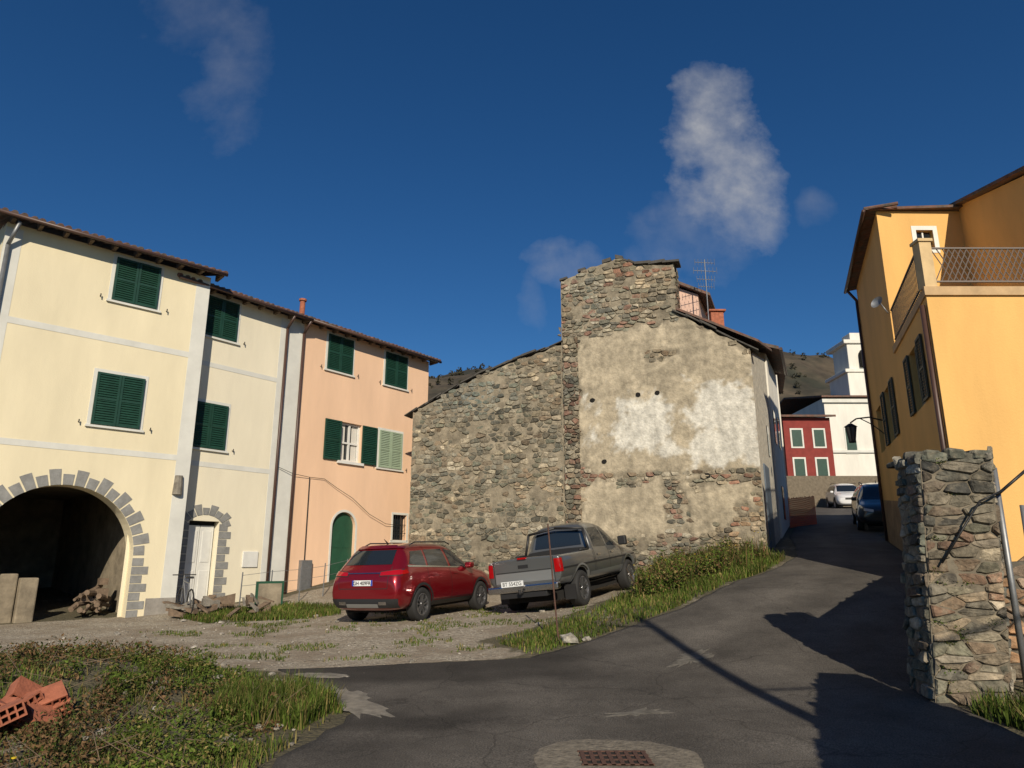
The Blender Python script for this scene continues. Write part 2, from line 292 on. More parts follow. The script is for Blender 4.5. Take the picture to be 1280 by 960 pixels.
# ------------------------------------------------------------------ rubble stones
def clip(poly,nx_,ny_,d):
    out=[];n=len(poly)
    for i in range(n):
        p=poly[i];q=poly[(i+1)%n]; dp=p[0]*nx_+p[1]*ny_-d; dq=q[0]*nx_+q[1]*ny_-d
        if dp<=0: out.append(p)
        if (dp<0)!=(dq<0) and dp!=dq:
            t=dp/(dp-dq); out.append((p[0]+(q[0]-p[0])*t,p[1]+(q[1]-p[1])*t))
    return out
PAL=[(.20,.18,.135),(.165,.155,.12),(.25,.215,.15),(.11,.105,.08),(.18,.14,.095),(.30,.26,.19),(.15,.15,.11),(.21,.18,.13),(.095,.09,.07)]
def rubble(mb,P,a0,a1,z0,z1,inside,hrow=.17,wm=.30,gap=.012,dmin=.01,dmax=.05,pal=PAL,bright=1.0,seed=1,cut=.16,zj=.35):
    rnd=random.Random(seed); k=wm/hrow; cs=[]
    z=z0
    while z<z1:
        h=rnd.uniform(.55,1.6)*hrow; a=a0-rnd.random()*wm
        while a<a1+wm*.5:
            w=rnd.uniform(.35,2.0)*wm; cs.append((a+w/2+rnd.uniform(-.02,.02),(z+h/2+rnd.uniform(-zj,zj)*hrow)*k)); a+=w
        z+=h
    B={}
    for i,c in enumerate(cs): B.setdefault((int(c[0]//wm),int(c[1]//wm)),[]).append(i)
    for i,c in enumerate(cs):
        if not inside(c[0],c[1]/k): continue
        r=1.3*wm; poly=[(c[0]-r,c[1]-r),(c[0]+r,c[1]-r),(c[0]+r,c[1]+r),(c[0]-r,c[1]+r)]
        bx,by=int(c[0]//wm),int(c[1]//wm)
        for ix in range(bx-2,bx+3):
            for iy in range(by-2,by+3):
                for j in B.get((ix,iy),[]):
                    if j==i: continue
                    q=cs[j]; dx=q[0]-c[0];dy=q[1]-c[1]
                    l=math.hypot(dx,dy)
                    if l<1e-4 or l>2.6*wm: continue
                    poly=clip(poly,dx/l,dy/l,(dx*(c[0]+q[0])/2+dy*(c[1]+q[1])/2)/l)
                    if len(poly)<3: break
                if len(poly)<3: break
            if len(poly)<3: break
        if len(poly)<3: continue
        poly=[(min(max(p[0],a0),a1),p[1]/k) for p in poly]
        q=[]
        for m_ in range(len(poly)):
            p0=poly[m_];p1=poly[(m_+1)%len(poly)]
            if math.dist(p0,p1)<.015: q.append(p0); continue
            j1=rnd.uniform(-.3,.3)*cut
            q.append((p0[0]*(1-cut+j1)+p1[0]*(cut-j1),p0[1]*(1-cut+j1)+p1[1]*(cut-j1))); q.append((p0[0]*cut+p1[0]*(1-cut),p0[1]*cut+p1[1]*(1-cut)))
        cx=sum(p[0] for p in q)/len(q);cz=sum(p[1] for p in q)/len(q)
        if max(p[0] for p in q)-min(p[0] for p in q)<.03: continue
        def shr(p,g,s=1.0):
            l=max(math.hypot(p[0]-cx,p[1]-cz),1e-4); f=max(.3,(1-g/l))*s; return (cx+(p[0]-cx)*f,cz+(p[1]-cz)*f)
        g=gap*rnd.uniform(.3,2.2); d=rnd.uniform(dmin,dmax); ta=rnd.uniform(-.12,.12);tz=rnd.uniform(-.18,.18)
        n=len(q); r0=[shr(p,g) for p in q]; r2=[shr(p,g+.012,.95) for p in q]
        vs=[P(p[0],p[1],-.03) for p in r0]+[P(p[0],p[1],d*.6+ta*(p[0]-cx)+tz*(p[1]-cz)) for p in r0]+[P(p[0],p[1],d+.006+ta*(p[0]-cx)+tz*(p[1]-cz)+rnd.uniform(-.007,.007)) for p in r2]
        vs.append(P(cx+rnd.uniform(-.02,.02),cz+rnd.uniform(-.01,.01),d+.008+rnd.uniform(-.008,.012)))
        fs=[]
        for a_ in(0,n):
            fs+=[(a_+m_,a_+(m_+1)%n,a_+n+(m_+1)%n,a_+n+m_) for m_ in range(n)]
        fs+=[(2*n+m_,2*n+(m_+1)%n,3*n) for m_ in range(n)]
        c0=rnd.choice(pal); f=rnd.uniform(.62,1.35)*bright*(1+.5*nz(cx*.6,cz*.6,seed)+.25*nz(cx*2,cz*2,seed))
        wr_=1+.18*nz(cx*.5,cz*.5,seed+9)
        mb.add(vs,fs,0,(c0[0]*f*wr_,c0[1]*f,c0[2]*f/wr_))

# ------------------------------------------------------------------ stone house
SH=empty('stone_house')
PS=frame((0,23.0),(.9397,-.342),(-.342,-.9397))
TOP=[(-3.72,6.62),(-1.17,7.78),(1.77,8.58)]
TOP2=[(1.77,10.82),(2.6,11.12),(3.70,11.38),(4.1,11.15),(4.49,10.97),(5.56,10.88)]
TOP3=[(5.56,9.2),(6.73,8.42),(7.70,7.78)]
def pl(T,a):
    if a<=T[0][0]: return T[0][1]
    for (x0,z0),(x1,z1) in zip(T,T[1:]):
        if a<=x1: return z0+(z1-z0)*(a-x0)/(x1-x0)
    return T[-1][1]
def topz(a): return (pl(TOP,a) if a<1.77 else (pl(TOP2,a) if a<5.56 else pl(TOP3,a)))
def sbox(a,z,a0,a1,z0,z1): return min(a-a0,a1-a,z-z0,z1-z)
def plas(a,z):
    zt=min(8.78,topz(a)-.10 if a>5.56 else 8.78)
    v=max(min(sbox(a,z,2.38,8.3,4.05,zt),.6), min(sbox(a,z,2.35,4.95,2.35,3.85),.45), min(sbox(a,z,5.2,7.7,2.2,3.95),.25)-.30)
    n=.45*nz(a*.9,z*1.1,4)+.34*nz(a*2.3,z*2.7,9)+.24*nz(a*6,z*6,2)+.12*nz(a*14,z*14,3)
    hole=max(sbox(a,z,4.1,6.1,7.2,8.5)*.9,sbox(a,z,4.0,5.2,7.3,8.3)*.5,0)
    hb=max(0,.12-abs(z-4.1))*2.5
    return v+n*.85+.10-hole*1.25-hb
def whit(a,z):
    v=max(min(sbox(a,z,3.3,5.4,4.7,6.5),.5),min(sbox(a,z,5.75,7.9,4.2,6.8),.5),min(sbox(a,z,2.3,3.2,4.9,7.4),.2)-.3)
    return v+.45*nz(a*1.6,z*1.6,13)+.35*nz(a*4.5,z*4.5,14)+.25*nz(a*11,z*11,15)
b=MB()
def piece(a0,a1,T):
    na=int((a1-a0)/.065)+1; nzv=120
    vs=[];cs=[]
    for i in range(na+1):
        a=a0+(a1-a0)*i/na; zt=pl(T,a)+.08*nz(a*3,7.7)-.04
        for j in range(nzv+1):
            z=.3+(zt-.3)*j/nzv; p=plas(a,z); w=whit(a,z)
            k=min(max(p*7+.3,0),1); kw=min(max(w*4+.1,0),1)*k
            o=.012+.020*nz(a*3,z*3,1)+.036*k+.012*nz(a*9,z*9)+.007*nz(a*20,z*20)
            mo=Vector((.255,.22,.16))*(1+.35*nz(a*3,z*3,5)+.3*nz(a*.8,z*.8,6)); pc=Vector((.40,.345,.25))*(1+.35*nz(a*1.1,z*1.3,6)+.25*nz(a*5,z*5)); wc=Vector((.62,.60,.53))*(1+.14*nz(a*3,z*3,8))
            c=mo.lerp(pc,k).lerp(wc,kw*.95)
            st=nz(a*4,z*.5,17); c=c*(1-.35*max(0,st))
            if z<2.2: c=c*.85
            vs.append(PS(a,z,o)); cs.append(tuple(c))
    off=len(b.v); b.v+=vs; b.c+=cs
    for i in range(na):
        for j in range(nzv):
            q=off+i*(nzv+1)+j; b.f.append((q,q+nzv+1,q+nzv+2,q+1)); b.m.append(0)
piece(-3.72,1.77,TOP); piece(1.77,5.56,TOP2); piece(5.56,7.70,TOP3)
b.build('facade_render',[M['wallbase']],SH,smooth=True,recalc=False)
b=MB()
PALU=[(.24,.205,.145),(.185,.17,.125),(.28,.24,.17),(.12,.11,.085),(.20,.15,.10),(.31,.27,.20),(.16,.155,.115),(.21,.12,.085)]
mort=lambda a,z: nz(a*1.3,z*1.5,31)+.6*nz(a*4,z*4,32)<.36
rubble(b,PS,-3.72,1.75,.4,9,lambda a,z: z<topz(a)-.02-.08*abs(nz(a*5,2)) and mort(a,z),hrow=.13,wm=.225,gap=.010,dmin=.0,dmax=.055,pal=PAL,bright=1.25,seed=3)
rubble(b,PS,1.78,7.70,.4,11.5,lambda a,z: z<topz(a)-.02-.10*abs(nz(a*5,3)) and plas(a,z)<.04 and mort(a,z),hrow=.115,wm=.21,gap=.010,dmin=.01,dmax=.06,pal=PALU,bright=1.15,seed=4)
PB=frame((0,22.95),(.9397,-.342),(-.342,-.9397))
rubble(b,PB,1.8,2.32,.8,8.6,lambda a,z:True,hrow=.13,wm=.2,pal=PALU,bright=1.15,seed=5)
b.build('rubble_stones',[M['stone']],SH)
b=MB(); b.box(frame((0,22.975),(.9397,-.342),(-.342,-.9397)),1.8,2.32,.6,8.6,-.3,0)
b.c=[(.22,.19,.14)]*len(b.c); b.build('buttress_core',[M['wallbase']],SH)
b=MB()
def poly_prism(b,pts,z0,z1,mi=0,col=(1,1,1)):
    n=len(pts); z1s=z1 if isinstance(z1,(list,tuple)) else [z1]*n
    vs=[(x,y,z0) for x,y in pts]+[(x,y,z) for (x,y),z in zip(pts,z1s)]
    fs=[tuple(range(n-1,-1,-1)),tuple(range(n,2*n))]+[(i,(i+1)%n,n+(i+1)%n,n+i) for i in range(n)]
    b.add(vs,fs,mi,col)
def back(a,o): p=PS(a,0,o); return (p[0],p[1])
cb=(.22,.20,.16)
poly_prism(b,[back(-3.7,-.06),back(1.8,-.06),back(1.8,-3.5),back(-2.6,-3.5)],.2,[6.45,8.4,8.85,7.15],0,cb)
poly_prism(b,[back(1.79,-.06),back(5.55,-.06),back(5.55,-1.1),back(1.79,-1.1)],.2,[10.65,10.7,10.7,10.65],0,cb)
b.add([PS(1.79,10.62,-.05),PS(3.7,11.26,-.05),PS(5.55,10.76,-.05),PS(1.79,10.62,-1.1),PS(3.7,11.26,-1.1),PS(5.55,10.76,-1.1)],[(0,1,2),(3,5,4),(0,3,4,1),(1,4,5,2)],0,cb)
SR=[back(5.0,-.06),back(7.69,-.06),(9.15,24.4),(6.6,25.4)]
poly_prism(b,SR,.3,[9.3,7.7,8.6,10.0],0,(.50,.47,.40))
b.build('masonry_body',[M['wallbase']],SH)
b=MB()
rubble(b,frame((back(5.56,0)),(.342,.9397),(.9397,-.342)),0,1.05,8.6,10.85,lambda a,z:True,hrow=.12,wm=.2,pal=PALU,seed=8)
b.build('tower_side_stones',[M['stone']],SH)
b=MB()
def edge_slabs(T,o0=-.5,o1=.10,th=.05,mi=0,step=.42,miss=.0):
    for (a0,z0),(a1,z1) in zip(T,T[1:]):
        L=math.hypot(a1-a0,z1-z0); n=max(1,int(L/step))
        for i in range(n):
            if R(0,1)<miss: continue
            t0=i/n-.03;t1=(i+1)/n+.03; aa=a0+(a1-a0)*t0;ab=a0+(a1-a0)*t1;za=z0+(z1-z0)*t0+R(-.03,.05);zb=z0+(z1-z0)*t1+R(-.03,.05)
            h=th*R(.6,1.4); oo=o1+R(-.08,.04)
            b.add([PS(aa,za,o0),PS(ab,zb,o0),PS(ab,zb,oo),PS(aa,za,oo),PS(aa,za+h,o0),PS(ab,zb+h,o0),PS(ab,zb+h,oo),PS(aa,za+h,oo)],[(0,1,2,3),(4,7,6,5),(0,4,5,1),(1,5,6,2),(2,6,7,3),(3,7,4,0)],mi)
edge_slabs([(-3.95,6.55),(-1.17,7.80),(1.77,8.60)],step=.33)
edge_slabs([(4.35,11.0),(5.72,10.93)],th=.07)
edge_slabs([(5.5,9.26),(6.73,8.46),(7.9,7.74)],o1=.12)
edge_slabs([(1.75,10.83),(2.6,11.12),(3.70,11.38),(4.35,11.05)],th=.09,o1=.02,step=.22,miss=.45)
b.build('slate_coping',[M['slate']],SH)
b=MB()
for (a,z) in [(2.78,6.55),(4.25,6.62),(4.85,6.63),(3.1,4.55),(6.2,4.0)]:
    pts=[(a+.085*math.cos(t)*(1+.3*nz(t,a)),z+.075*math.sin(t)*(1+.3*nz(t,z))) for t in np.linspace(0,2*math.pi,9)[:-1]]
    b.prism(PS,pts,.0,.066)
b.build('putlog_dark_plates',[M['void']],SH)  # solid dark plates; the shade of putlog holes is put into their colour
sd=Vector((9.15-7.24,24.4-20.37)).normalized(); PSD=frame((7.23,20.37),(sd.x,sd.y),(sd.y,-sd.x))
b=MB(); b.box(PSD,.9,2.2,1.9,4.4,-.02,.04); b.build('side_door',[mat('door_bluegrey',(.10,.13,.17),.6,var=.2)],SH,bevel=.01)
b=MB(); b.box(PSD,2.9,3.3,4.9,5.9,-.02,.03); b.build('side_window',[M['glass']],SH)
b=MB()
b.add([PS(5.2,9.52,-.0),PS(7.95,7.98,-.0),(9.55,24.6,8.95),(6.6,25.8,10.35)]+[PS(5.2,9.60,-.0),PS(7.95,8.06,-.0),(9.55,24.6,9.03),(6.6,25.8,10.43)],[(0,1,2,3),(4,7,6,5),(0,4,5,1),(1,5,6,2),(2,6,7,3),(3,7,4,0)])
b.build('roof',[M['tile']],SH)

NH=empty('rear_house'); b=MB()
poly_prism(b,[(5.3,25.2),(9.25,24.5),(11.3,29.0),(7.0,30.5)],1.5,[10.0,8.85,9.2,10.6],0)
b.build('walls',[M['white']],NH)
b=MB(); v0=[(5.0,24.9,10.25),(9.65,24.25,8.95),(11.7,29.0,9.25),(6.8,30.6,10.8)]
b.add(v0+[(x,y,z+.12) for x,y,z in v0],[(0,1,2,3),(4,7,6,5),(0,4,5,1),(1,5,6,2),(2,6,7,3),(3,7,4,0)]); b.build('roof',[M['tile']],NH)
b=MB(); b.cyl((9.7,24.2,8.95),(11.75,29,9.25),.06,n=8); b.build('gutter',[M['brown']],NH)
b=MB(); b.box(WORLD,7.75,8.25,9.4,10.95,25.8,26.2); b.box(WORLD,7.67,8.33,10.95,11.03,25.72,26.28); b.build('chimney',[M['terra']],NH,bevel=.02)
b=MB(); Pw=frame((9.25,24.5),(.414,.910),(.910,-.414))
for s_,z_ in((1.2,6.3),(3.2,6.4),(2.2,3.6)): b.box(Pw,s_-.4,s_+.4,z_-.6,z_+.6,-.02,.03)
b.build('windows',[M['glass']],NH)
PH=empty('pink_house'); b=MB()
poly_prism(b,[(5.5,27.2),(7.55,26.7),(9.4,31),(6.3,32)],3,[13.0,12.0,12.0,13.0]); b.build('walls',[M['pink2']],PH)
b=MB(); v0=[(5.0,26.9,13.3),(7.95,26.4,11.85),(9.8,31,11.9),(6.0,32.2,13.4)]
b.add(v0+[(x,y,z+.12) for x,y,z in v0],[(0,1,2,3),(4,7,6,5),(0,4,5,1),(1,5,6,2),(2,6,7,3),(3,7,4,0)]); b.build('roof',[M['tile']],PH)
AN=empty('tv_antenna'); b=MB(); ax,ay=7.5,25.3
b.cyl((ax,ay,9.6),(ax,ay,12.9),.02)
for z_,w_ in((12.8,.38),(12.45,.45),(12.1,.34),(11.8,.3)):
    b.cyl((ax-w_,ay,z_),(ax+w_,ay+.1,z_),.012)
    for i in range(7):
        xx=ax-w_+i*w_/3; b.cyl((xx,ay,z_-.13),(xx,ay,z_+.13),.008,n=5)
b.build('mast_and_elements',[M['galv']],AN)
WH=empty('white_house'); b=MB()
poly_prism(b,[(8.2,31.5),(11.9,30.4),(13.6,35),(9,37)],2.5,[9.9,9.6,9.8,10.2]); b.build('walls',[M['white']],WH)
b=MB(); v0=[(7.9,31.3,10.1),(12.2,30.1,9.7),(14,35.2,9.9),(9,37.3,10.5)]
b.add(v0+[(x,y,z+.12) for x,y,z in v0],[(0,1,2,3),(4,7,6,5),(0,4,5,1),(1,5,6,2),(2,6,7,3),(3,7,4,0)]); b.build('roof',[M['tile']],WH)

# ------------------------------------------------------------------ facade helpers
def wall_grid(mb,P,s0,s1,z0,z1,holes,depth=.22,mi=0,skip=()):
    xs=sorted(set([s0,s1]+[h[0] for h in holes+list(skip)]+[h[1] for h in holes+list(skip)])); zs=sorted(set([z0,z1]+[h[2] for h in holes+list(skip)]+[h[3] for h in holes+list(skip)]))
    for i in range(len(xs)-1):
        for j in range(len(zs)-1):
            cx=(xs[i]+xs[i+1])/2;cz=(zs[j]+zs[j+1])/2
            if any(h[0]<cx<h[1] and h[2]<cz<h[3] for h in holes+list(skip)): continue
            mb.add([P(xs[i],zs[j],0),P(xs[i+1],zs[j],0),P(xs[i+1],zs[j+1],0),P(xs[i],zs[j+1],0)],[(0,1,2,3)],mi)
    for (a0,a1,c0,c1) in holes:
        q=[(a0,c0),(a1,c0),(a1,c1),(a0,c1)]
        for k in range(4):
            p=q[k];r=q[(k+1)%4]; mb.add([P(p[0],p[1],0),P(r[0],r[1],0),P(r[0],r[1],-depth),P(p[0],p[1],-depth)],[(0,1,2,3)],mi)
def leaf(mb,P,a0,a1,z0,z1,o,mi=0):
    f=.055; t=.04
    mb.box(P,a0,a0+f,z0,z1,o,o+t,mi); mb.box(P,a1-f,a1,z0,z1,o,o+t,mi)
    for zz in(z0,(z0+z1)/2-f/2,z1-f): mb.box(P,a0+f,a1-f,zz,zz+f,o+.002,o+t-.002,mi)
    n=int((z1-z0)/.065)
    for i in range(n):
        zc=z0+.05+(z1-z0-.1)*(i+.5)/n
        vs=[P(a0+f,zc-.03,o+.036),P(a1-f,zc-.03,o+.036),P(a1-f,zc+.028,o+.004),P(a0+f,zc+.028,o+.004),P(a0+f,zc-.04,o+.03),P(a1-f,zc-.04,o+.03),P(a1-f,zc+.018,o-.002),P(a0+f,zc+.018,o-.002)]
        mb.add(vs,[(0,1,2,3),(4,7,6,5),(0,4,5,1),(2,6,7,3),(0,3,7,4),(1,5,6,2)],mi)
def shutters(parent,P,c,w,z0,z1,m='shut',name='shutters'):
    g=R(-.004,.010)
    b=MB(); leaf(b,P,c-w/2,c-.004,z0,z1,.012); leaf(b,P,c+.004,c+w/2,z0,z1,.016+g); b.build(name,[M[m]],parent)
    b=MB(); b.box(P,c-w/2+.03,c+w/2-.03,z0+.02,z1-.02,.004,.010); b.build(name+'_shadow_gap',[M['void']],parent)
    b=MB(); f=.09
    b.box(P,c-w/2-f,c-w/2-.004,z0-.02,z1+f,-.01,.012); b.box(P,c+w/2+.004,c+w/2+f,z0-.02,z1+f,-.01,.012); b.box(P,c-w/2-.004,c+w/2+.004,z1+.004,z1+f,-.01,.010)
    b.box(P,c-w/2-f-.03,c+w/2+f+.03,z0-.075,z0-.02,-.01,.06)
    b.build(name+'_surround_sill',[M['band']],parent)
    b=MB()
    for sx in(-1,1):
        aa=c+sx*(w/2+.27); b.cyl(P(aa,z0+.02,0),P(aa,z0+.02,.07),.010,n=6); b.cyl(P(aa,z0-.02,.07),P(aa,z0+.07,.07),.014,n=6)
    b.build(name+'_stays',[M['darkmetal']],parent)
def roof(parent,P,s0,s1,ez,over=.42,depth=4.2,rise=1.3):
    b=MB(); th=.05
    def R_(a,t,up=0): return P(a,ez+rise*(t)+up,over-(depth+over)*t)
    b.add([R_(s0,0),R_(s1,0),R_(s1,1),R_(s0,1),R_(s0,0,th),R_(s1,0,th),R_(s1,1,th),R_(s0,1,th)],[(0,1,2,3),(4,7,6,5),(0,4,5,1),(1,5,6,2),(2,6,7,3),(3,7,4,0)])
    n=int((s1-s0)/.19)
    for i in range(n+1):
        a=s0+.05+(s1-s0-.1)*i/n; j=R(-.02,.02)
        b.cyl(R_(a+j,-.01+R(-.005,.004),th-.01+R(-.008,.008)),R_(a,1,th-.01),.07,.07,n=8)
    b.build('roof_tiles',[M['tile']],parent)
    b=MB(); n=int((s1-s0)/.55)
    for i in range(n+1):
        a=s0+.08+(s1-s0-.16)*i/n
        b.add([P(a-.04,ez-.08,-.1),P(a+.04,ez-.08,-.1),P(a+.04,ez-.05,over-.08),P(a-.04,ez-.05,over-.08),P(a-.04,ez+.12,-.1),P(a+.04,ez+.12,-.1),P(a+.04,ez+.004,over-.08),P(a-.04,ez+.004,over-.08)],[(0,1,2,3),(4,7,6,5),(0,4,5,1),(1,5,6,2),(2,6,7,3),(3,7,4,0)])
    b.build('rafters',[M['wood']],parent)
    b=MB(); b.cyl(P(s0,ez-.02,over+.05),P(s1,ez-.02,over+.05),.05,n=10)
    b.build('gutter',[M['brown']],parent,smooth=True)

# ------------------------------------------------------------------ building 1 (cream, arch)
D1=(.702,.712);N1=(.712,-.702); P1=frame((-9.24,18.45),D1,N1)
B1=empty('cream_house')
ac,az,ar=-2.1,1.66,1.66
outline=[(-4.2,-.4),(ac-ar,-.4)]+[(ac-ar*math.cos(t),az+ar*math.sin(t)) for t in np.linspace(0,math.pi,33)]+[(ac+ar,-.4),(.72,-.4),(.72,9.5),(-4.2,9.5)]
b=MB(); b.prism(P1,outline,-.55,0); b.build('arcade_wall',[M['cream']],B1)
b=MB(); b.box(P1,.22,.72,-.4,9.6,-9,-.56); b.box(P1,-4.2,-3.8,-.4,9.6,-9,-.56); b.box(P1,-3.8,.22,3.6,9.6,-9,-.56); b.build('side_walls',[M['cream']],B1)
b=MB(); b.box(P1,-3.79,.21,-.4,3.59,-8,-7.9); b.box(P1,-3.79,-3.7,-.4,3.5,-7.9,-.57); b.box(P1,-.28,.2,-.4,3.5,-7.9,-.57); b.box(P1,-3.7,-.28,3.5,3.58,-7.9,-.57); b.build('cellar',[M['roughin']],B1)
b=MB(); nv=21
for i in range(nv):
    t0=math.pi*i/nv+.012;t1=math.pi*(i+1)/nv-.012; ro=ar+(.38 if i%2 else .26)
    pts=[(ac-r*math.cos(t),az+r*math.sin(t)) for r,t in((ar+.005,t0),(ar+.005,(t0+t1)/2),(ar+.005,t1),(ro,t1),(ro,(t0+t1)/2),(ro,t0))]
    b.prism(P1,pts,-.01,.012)
z=.15;i=0
while z<az-.05:
    h=min(.21,az-z); wd=.40 if i%2 else .27
    b.box(P1,ac+ar+.005,ac+ar+wd,z+.01,z+h-.01,-.01,.012); b.box(P1,ac-ar-wd,ac-ar-.005,z+.01,z+h-.01,-.01,.012); z+=h;i+=1
b.build('arch_voussoirs',[M['greystone']],B1)
b=MB()
b.box(P1,.34,.722,-.2,9.38,-.02,.006); b.box(P1,-4.203,-3.85,-.2,9.38,-.02,.006)
b.box(P1,-3.85,.34,7.02,7.18,-.01,.008); b.box(P1,-3.85,.34,4.15,4.30,-.01,.008)
b.build('painted_bands',[M['band']],B1)
b=MB(); b.box(P1,ac+ar+.43,.726,-.3,.62,-.02,.012); b.build('plinth',[M['plinth']],B1)
shutters(B1,P1,-1.2,1.10,8.17,9.36,name='upper_shutters')
shutters(B1,P1,-1.25,1.12,4.86,6.2,name='lower_shutters')
roof(B1,P1,-4.75,1.0,9.55)
b=MB(); b.cyl(P1(.45,3.25,.03),P1(.45,3.75,.03),.13,.10,n=10); b.build('wall_shrine',[M['conc']],B1)
b=MB(); b.cyl(P1(-4.0,9.45,.35),P1(-4.12,8.9,.07),.045); b.cyl(P1(-4.12,8.9,.07),P1(-4.12,0,.07),.045); b.build('downpipe',[M['galv']],B1,smooth=True)
LW=empty('low_masonry_wall'); b=MB(); b.box(P1,-3.75,-2.6,0,1.25,-1.3,-.95); b.box(P1,-2.58,-2.2,0,1.15,-1.2,-.8); b.build('block',[M['roughin']],LW,bevel=.03)
LG=empty('firewood_and_boxes'); b=MB()
for i in range(18):
    a=-.95+R(-.3,.3);z_=G(*P1(a,0,-.9)[:2])+.08+R(0,.55)*(1-abs(a+.95)); b.cyl(P1(a-R(.1,.3),z_,-.7+R(-.2,.2)),P1(a+R(.1,.3),z_+R(-.15,.2),-1.2+R(-.2,.2)),R(.03,.07),n=8)
for (a_,z_,s_) in((-.8,.62,.3),(-1.1,.55,.25),(-.75,.95,.2)):
    b.box(P1,a_-s_/2,a_+s_/2,z_,z_+s_*.8,-1.1,-1.1+s_)
b.build('logs',[M['wood']],LG)

# ------------------------------------------------------------------ building 2 + 3 row
D2=(.588,.809);N2=(.809,-.588); P2=frame((-9.29,19.0),D2,N2)
B2=empty('narrow_cream_house')
b=MB(); wall_grid(b,P2,-.9,4.0,-.3,9.3,[(.72,1.62,-.29,2.62)],depth=.25)
b.build('front_wall',[M['cream2']],B2)
b=MB(); b.box(P2,-.9,3.99,9.0,9.32,-6,-.02); b.box(P2,3.7,3.99,-.3,9.0,-6,-.02); b.build('body',[M['cream2']],B2)
b=MB(); b.box(P2,.70,1.64,-.1,2.64,-.32,-.24); b.build('doorway_back',[M['void']],B2)
b=MB(); b.box(P2,.76,1.16,.3,2.5,-.24,-.19); b.box(P2,1.18,1.58,.3,2.5,-.24,-.19)
for a in(.76,1.18):
    for zz in(.42,1.5): b.box(P2,a+.07,a+.33,zz,zz+.85,-.192,-.175)
b.build('entrance_door',[M['wframe']],B2,bevel=.006)
b=MB(); z=.25;i=0
while z<2.55:
    wd=.38 if i%2 else .26; b.box(P2,1.625,1.62+wd,z+.01,z+.2,-.01,.014); b.box(P2,.72-wd,.715,z+.01,z+.2,-.01,.014); z+=.21;i+=1
for i in range(9):
    t0=math.pi*(i/9*.8+.1)+.02;t1=math.pi*((i+1)/9*.8+.1)-.02; ro=.98 if i%2 else .86; ri=.62
    b.prism(P2,[(1.17-r*math.cos(t),2.30+r*math.sin(t)*.8) for r,t in((ri,t0),(ri,t1),(ro,t1),(ro,t0))],-.01,.018)
b.build('door_quoins',[M['greystone']],B2)
b=MB(); b.box(P2,-.8,3.1,7.02,7.16,-.01,.008); b.box(P2,-.8,3.1,4.12,4.26,-.01,.008); b.box(P2,3.1,3.99,-.2,9.2,-.01,.006); b.build('painted_bands',[M['band']],B2)
shutters(B2,P2,1.03,1.04,7.95,9.15,name='upper_shutters'); shutters(B2,P2,1.0,1.04,4.65,5.95,name='lower_shutters')
roof(B2,P2,-.6,4.0,9.28,over=.38)
b=MB(); b.cyl(P2(3.3,9.22,.42),P2(3.3,8.85,.08),.045); b.cyl(P2(3.3,8.85,.08),P2(3.3,.4,.08),.045)
b.cyl(P2(3.95,9.22,.42),P2(3.95,8.85,.08),.045); b.cyl(P2(3.95,8.85,.08),P2(3.95,.5,.08),.045); b.build('downpipes',[M['brown']],B2,smooth=True)
b=MB(); b.box(P2,2.45,2.95,1.35,1.8,-.01,.04); b.build('meter_box',[M['wframe']],B2,bevel=.01)

B3=empty('salmon_house')
dc=6.18; skip=[(5.4,7.0,-.3,3.6)]
holes=[(5.82,6.74,4.84,6.18),(8.45,9.15,2.25,3.15)]
b=MB(); wall_grid(b,P2,4.0,10.1,-.3,9.3,holes,depth=.2,skip=skip)
dr=.50; dz=2.62
ol=[(5.4,-.3),(dc-dr,-.3)]+[(dc-dr*math.cos(t),dz+dr*math.sin(t)) for t in np.linspace(0,math.pi,17)]+[(dc+dr,-.3),(7.0,-.3),(7.0,3.6),(5.4,3.6)]
b.prism(P2,ol,-.25,0)
b.build('front_wall',[M['pink']],B3)
b=MB(); b.box(P2,9.8,10.1,-.3,9.3,-6,-.01); b.box(P2,4.0,9.79,9.05,9.29,-6,-.02); b.build('body',[M['pink']],B3)
b=MB(); b.prism(P2,[(dc-dr-.02,.3),(dc+dr+.02,.3)]+[(dc+(dr+.02)*math.cos(t),dz+(dr+.02)*math.sin(t)) for t in np.linspace(0,math.pi,17)],-.2,-.12)
for sx in(-1,1):
    for zz in(1.1,1.95): b.box(P2,dc+sx*.24-.16,dc+sx*.24+.16,zz,zz+.65,-.12,-.105)
b.build('green_door',[M['door']],B3)
b=MB()
for aa in (dc-dr-.08,dc+dr+.003): b.box(P2,aa,aa+.077,.3,dz,-.01,.012)
for i in range(16):
    t0=math.pi*i/16;t1=math.pi*(i+1)/16
    b.prism(P2,[(dc-r*math.cos(t),dz+r*math.sin(t)) for r,t in((dr+.003,t0),(dr+.003,t1),(dr+.08,t1),(dr+.08,t0))],-.01,.012)
b.build('door_surround',[M['band']],B3)
shutters(B3,P2,5.58,1.1,7.9,9.15,name='upper_shutters'); shutters(B3,P2,8.29,1.12,7.9,9.15,name='upper_shutters_b')
shutters(B3,P2,8.16,1.12,4.8,6.15,m='shut2',name='pale_shutters')
b=MB(); leaf(b,P2,5.1,5.80,4.82,6.18,.02); leaf(b,P2,6.76,7.46,4.82,6.18,.02); b.build('open_shutters',[M['shut']],B3)
b=MB()
for (a0,a1) in((5.82,5.89),(6.245,6.315),(6.67,6.74)): b.box(P2,a0,a1,4.84,6.18,-.16,-.10)
for z_ in(4.84,5.45,6.11): b.box(P2,5.89,6.67,z_,z_+.06,-.158,-.104)
b.box(P2,5.7,6.86,4.74,4.83,-.05,.08)
b.build('window_frame',[M['wframe']],B3)
b=MB(); b.box(P2,5.84,6.72,4.86,6.16,-.19,-.17); b.box(P2,8.46,9.14,2.26,3.14,-.19,-.17); b.build('panes',[M['glass']],B3)
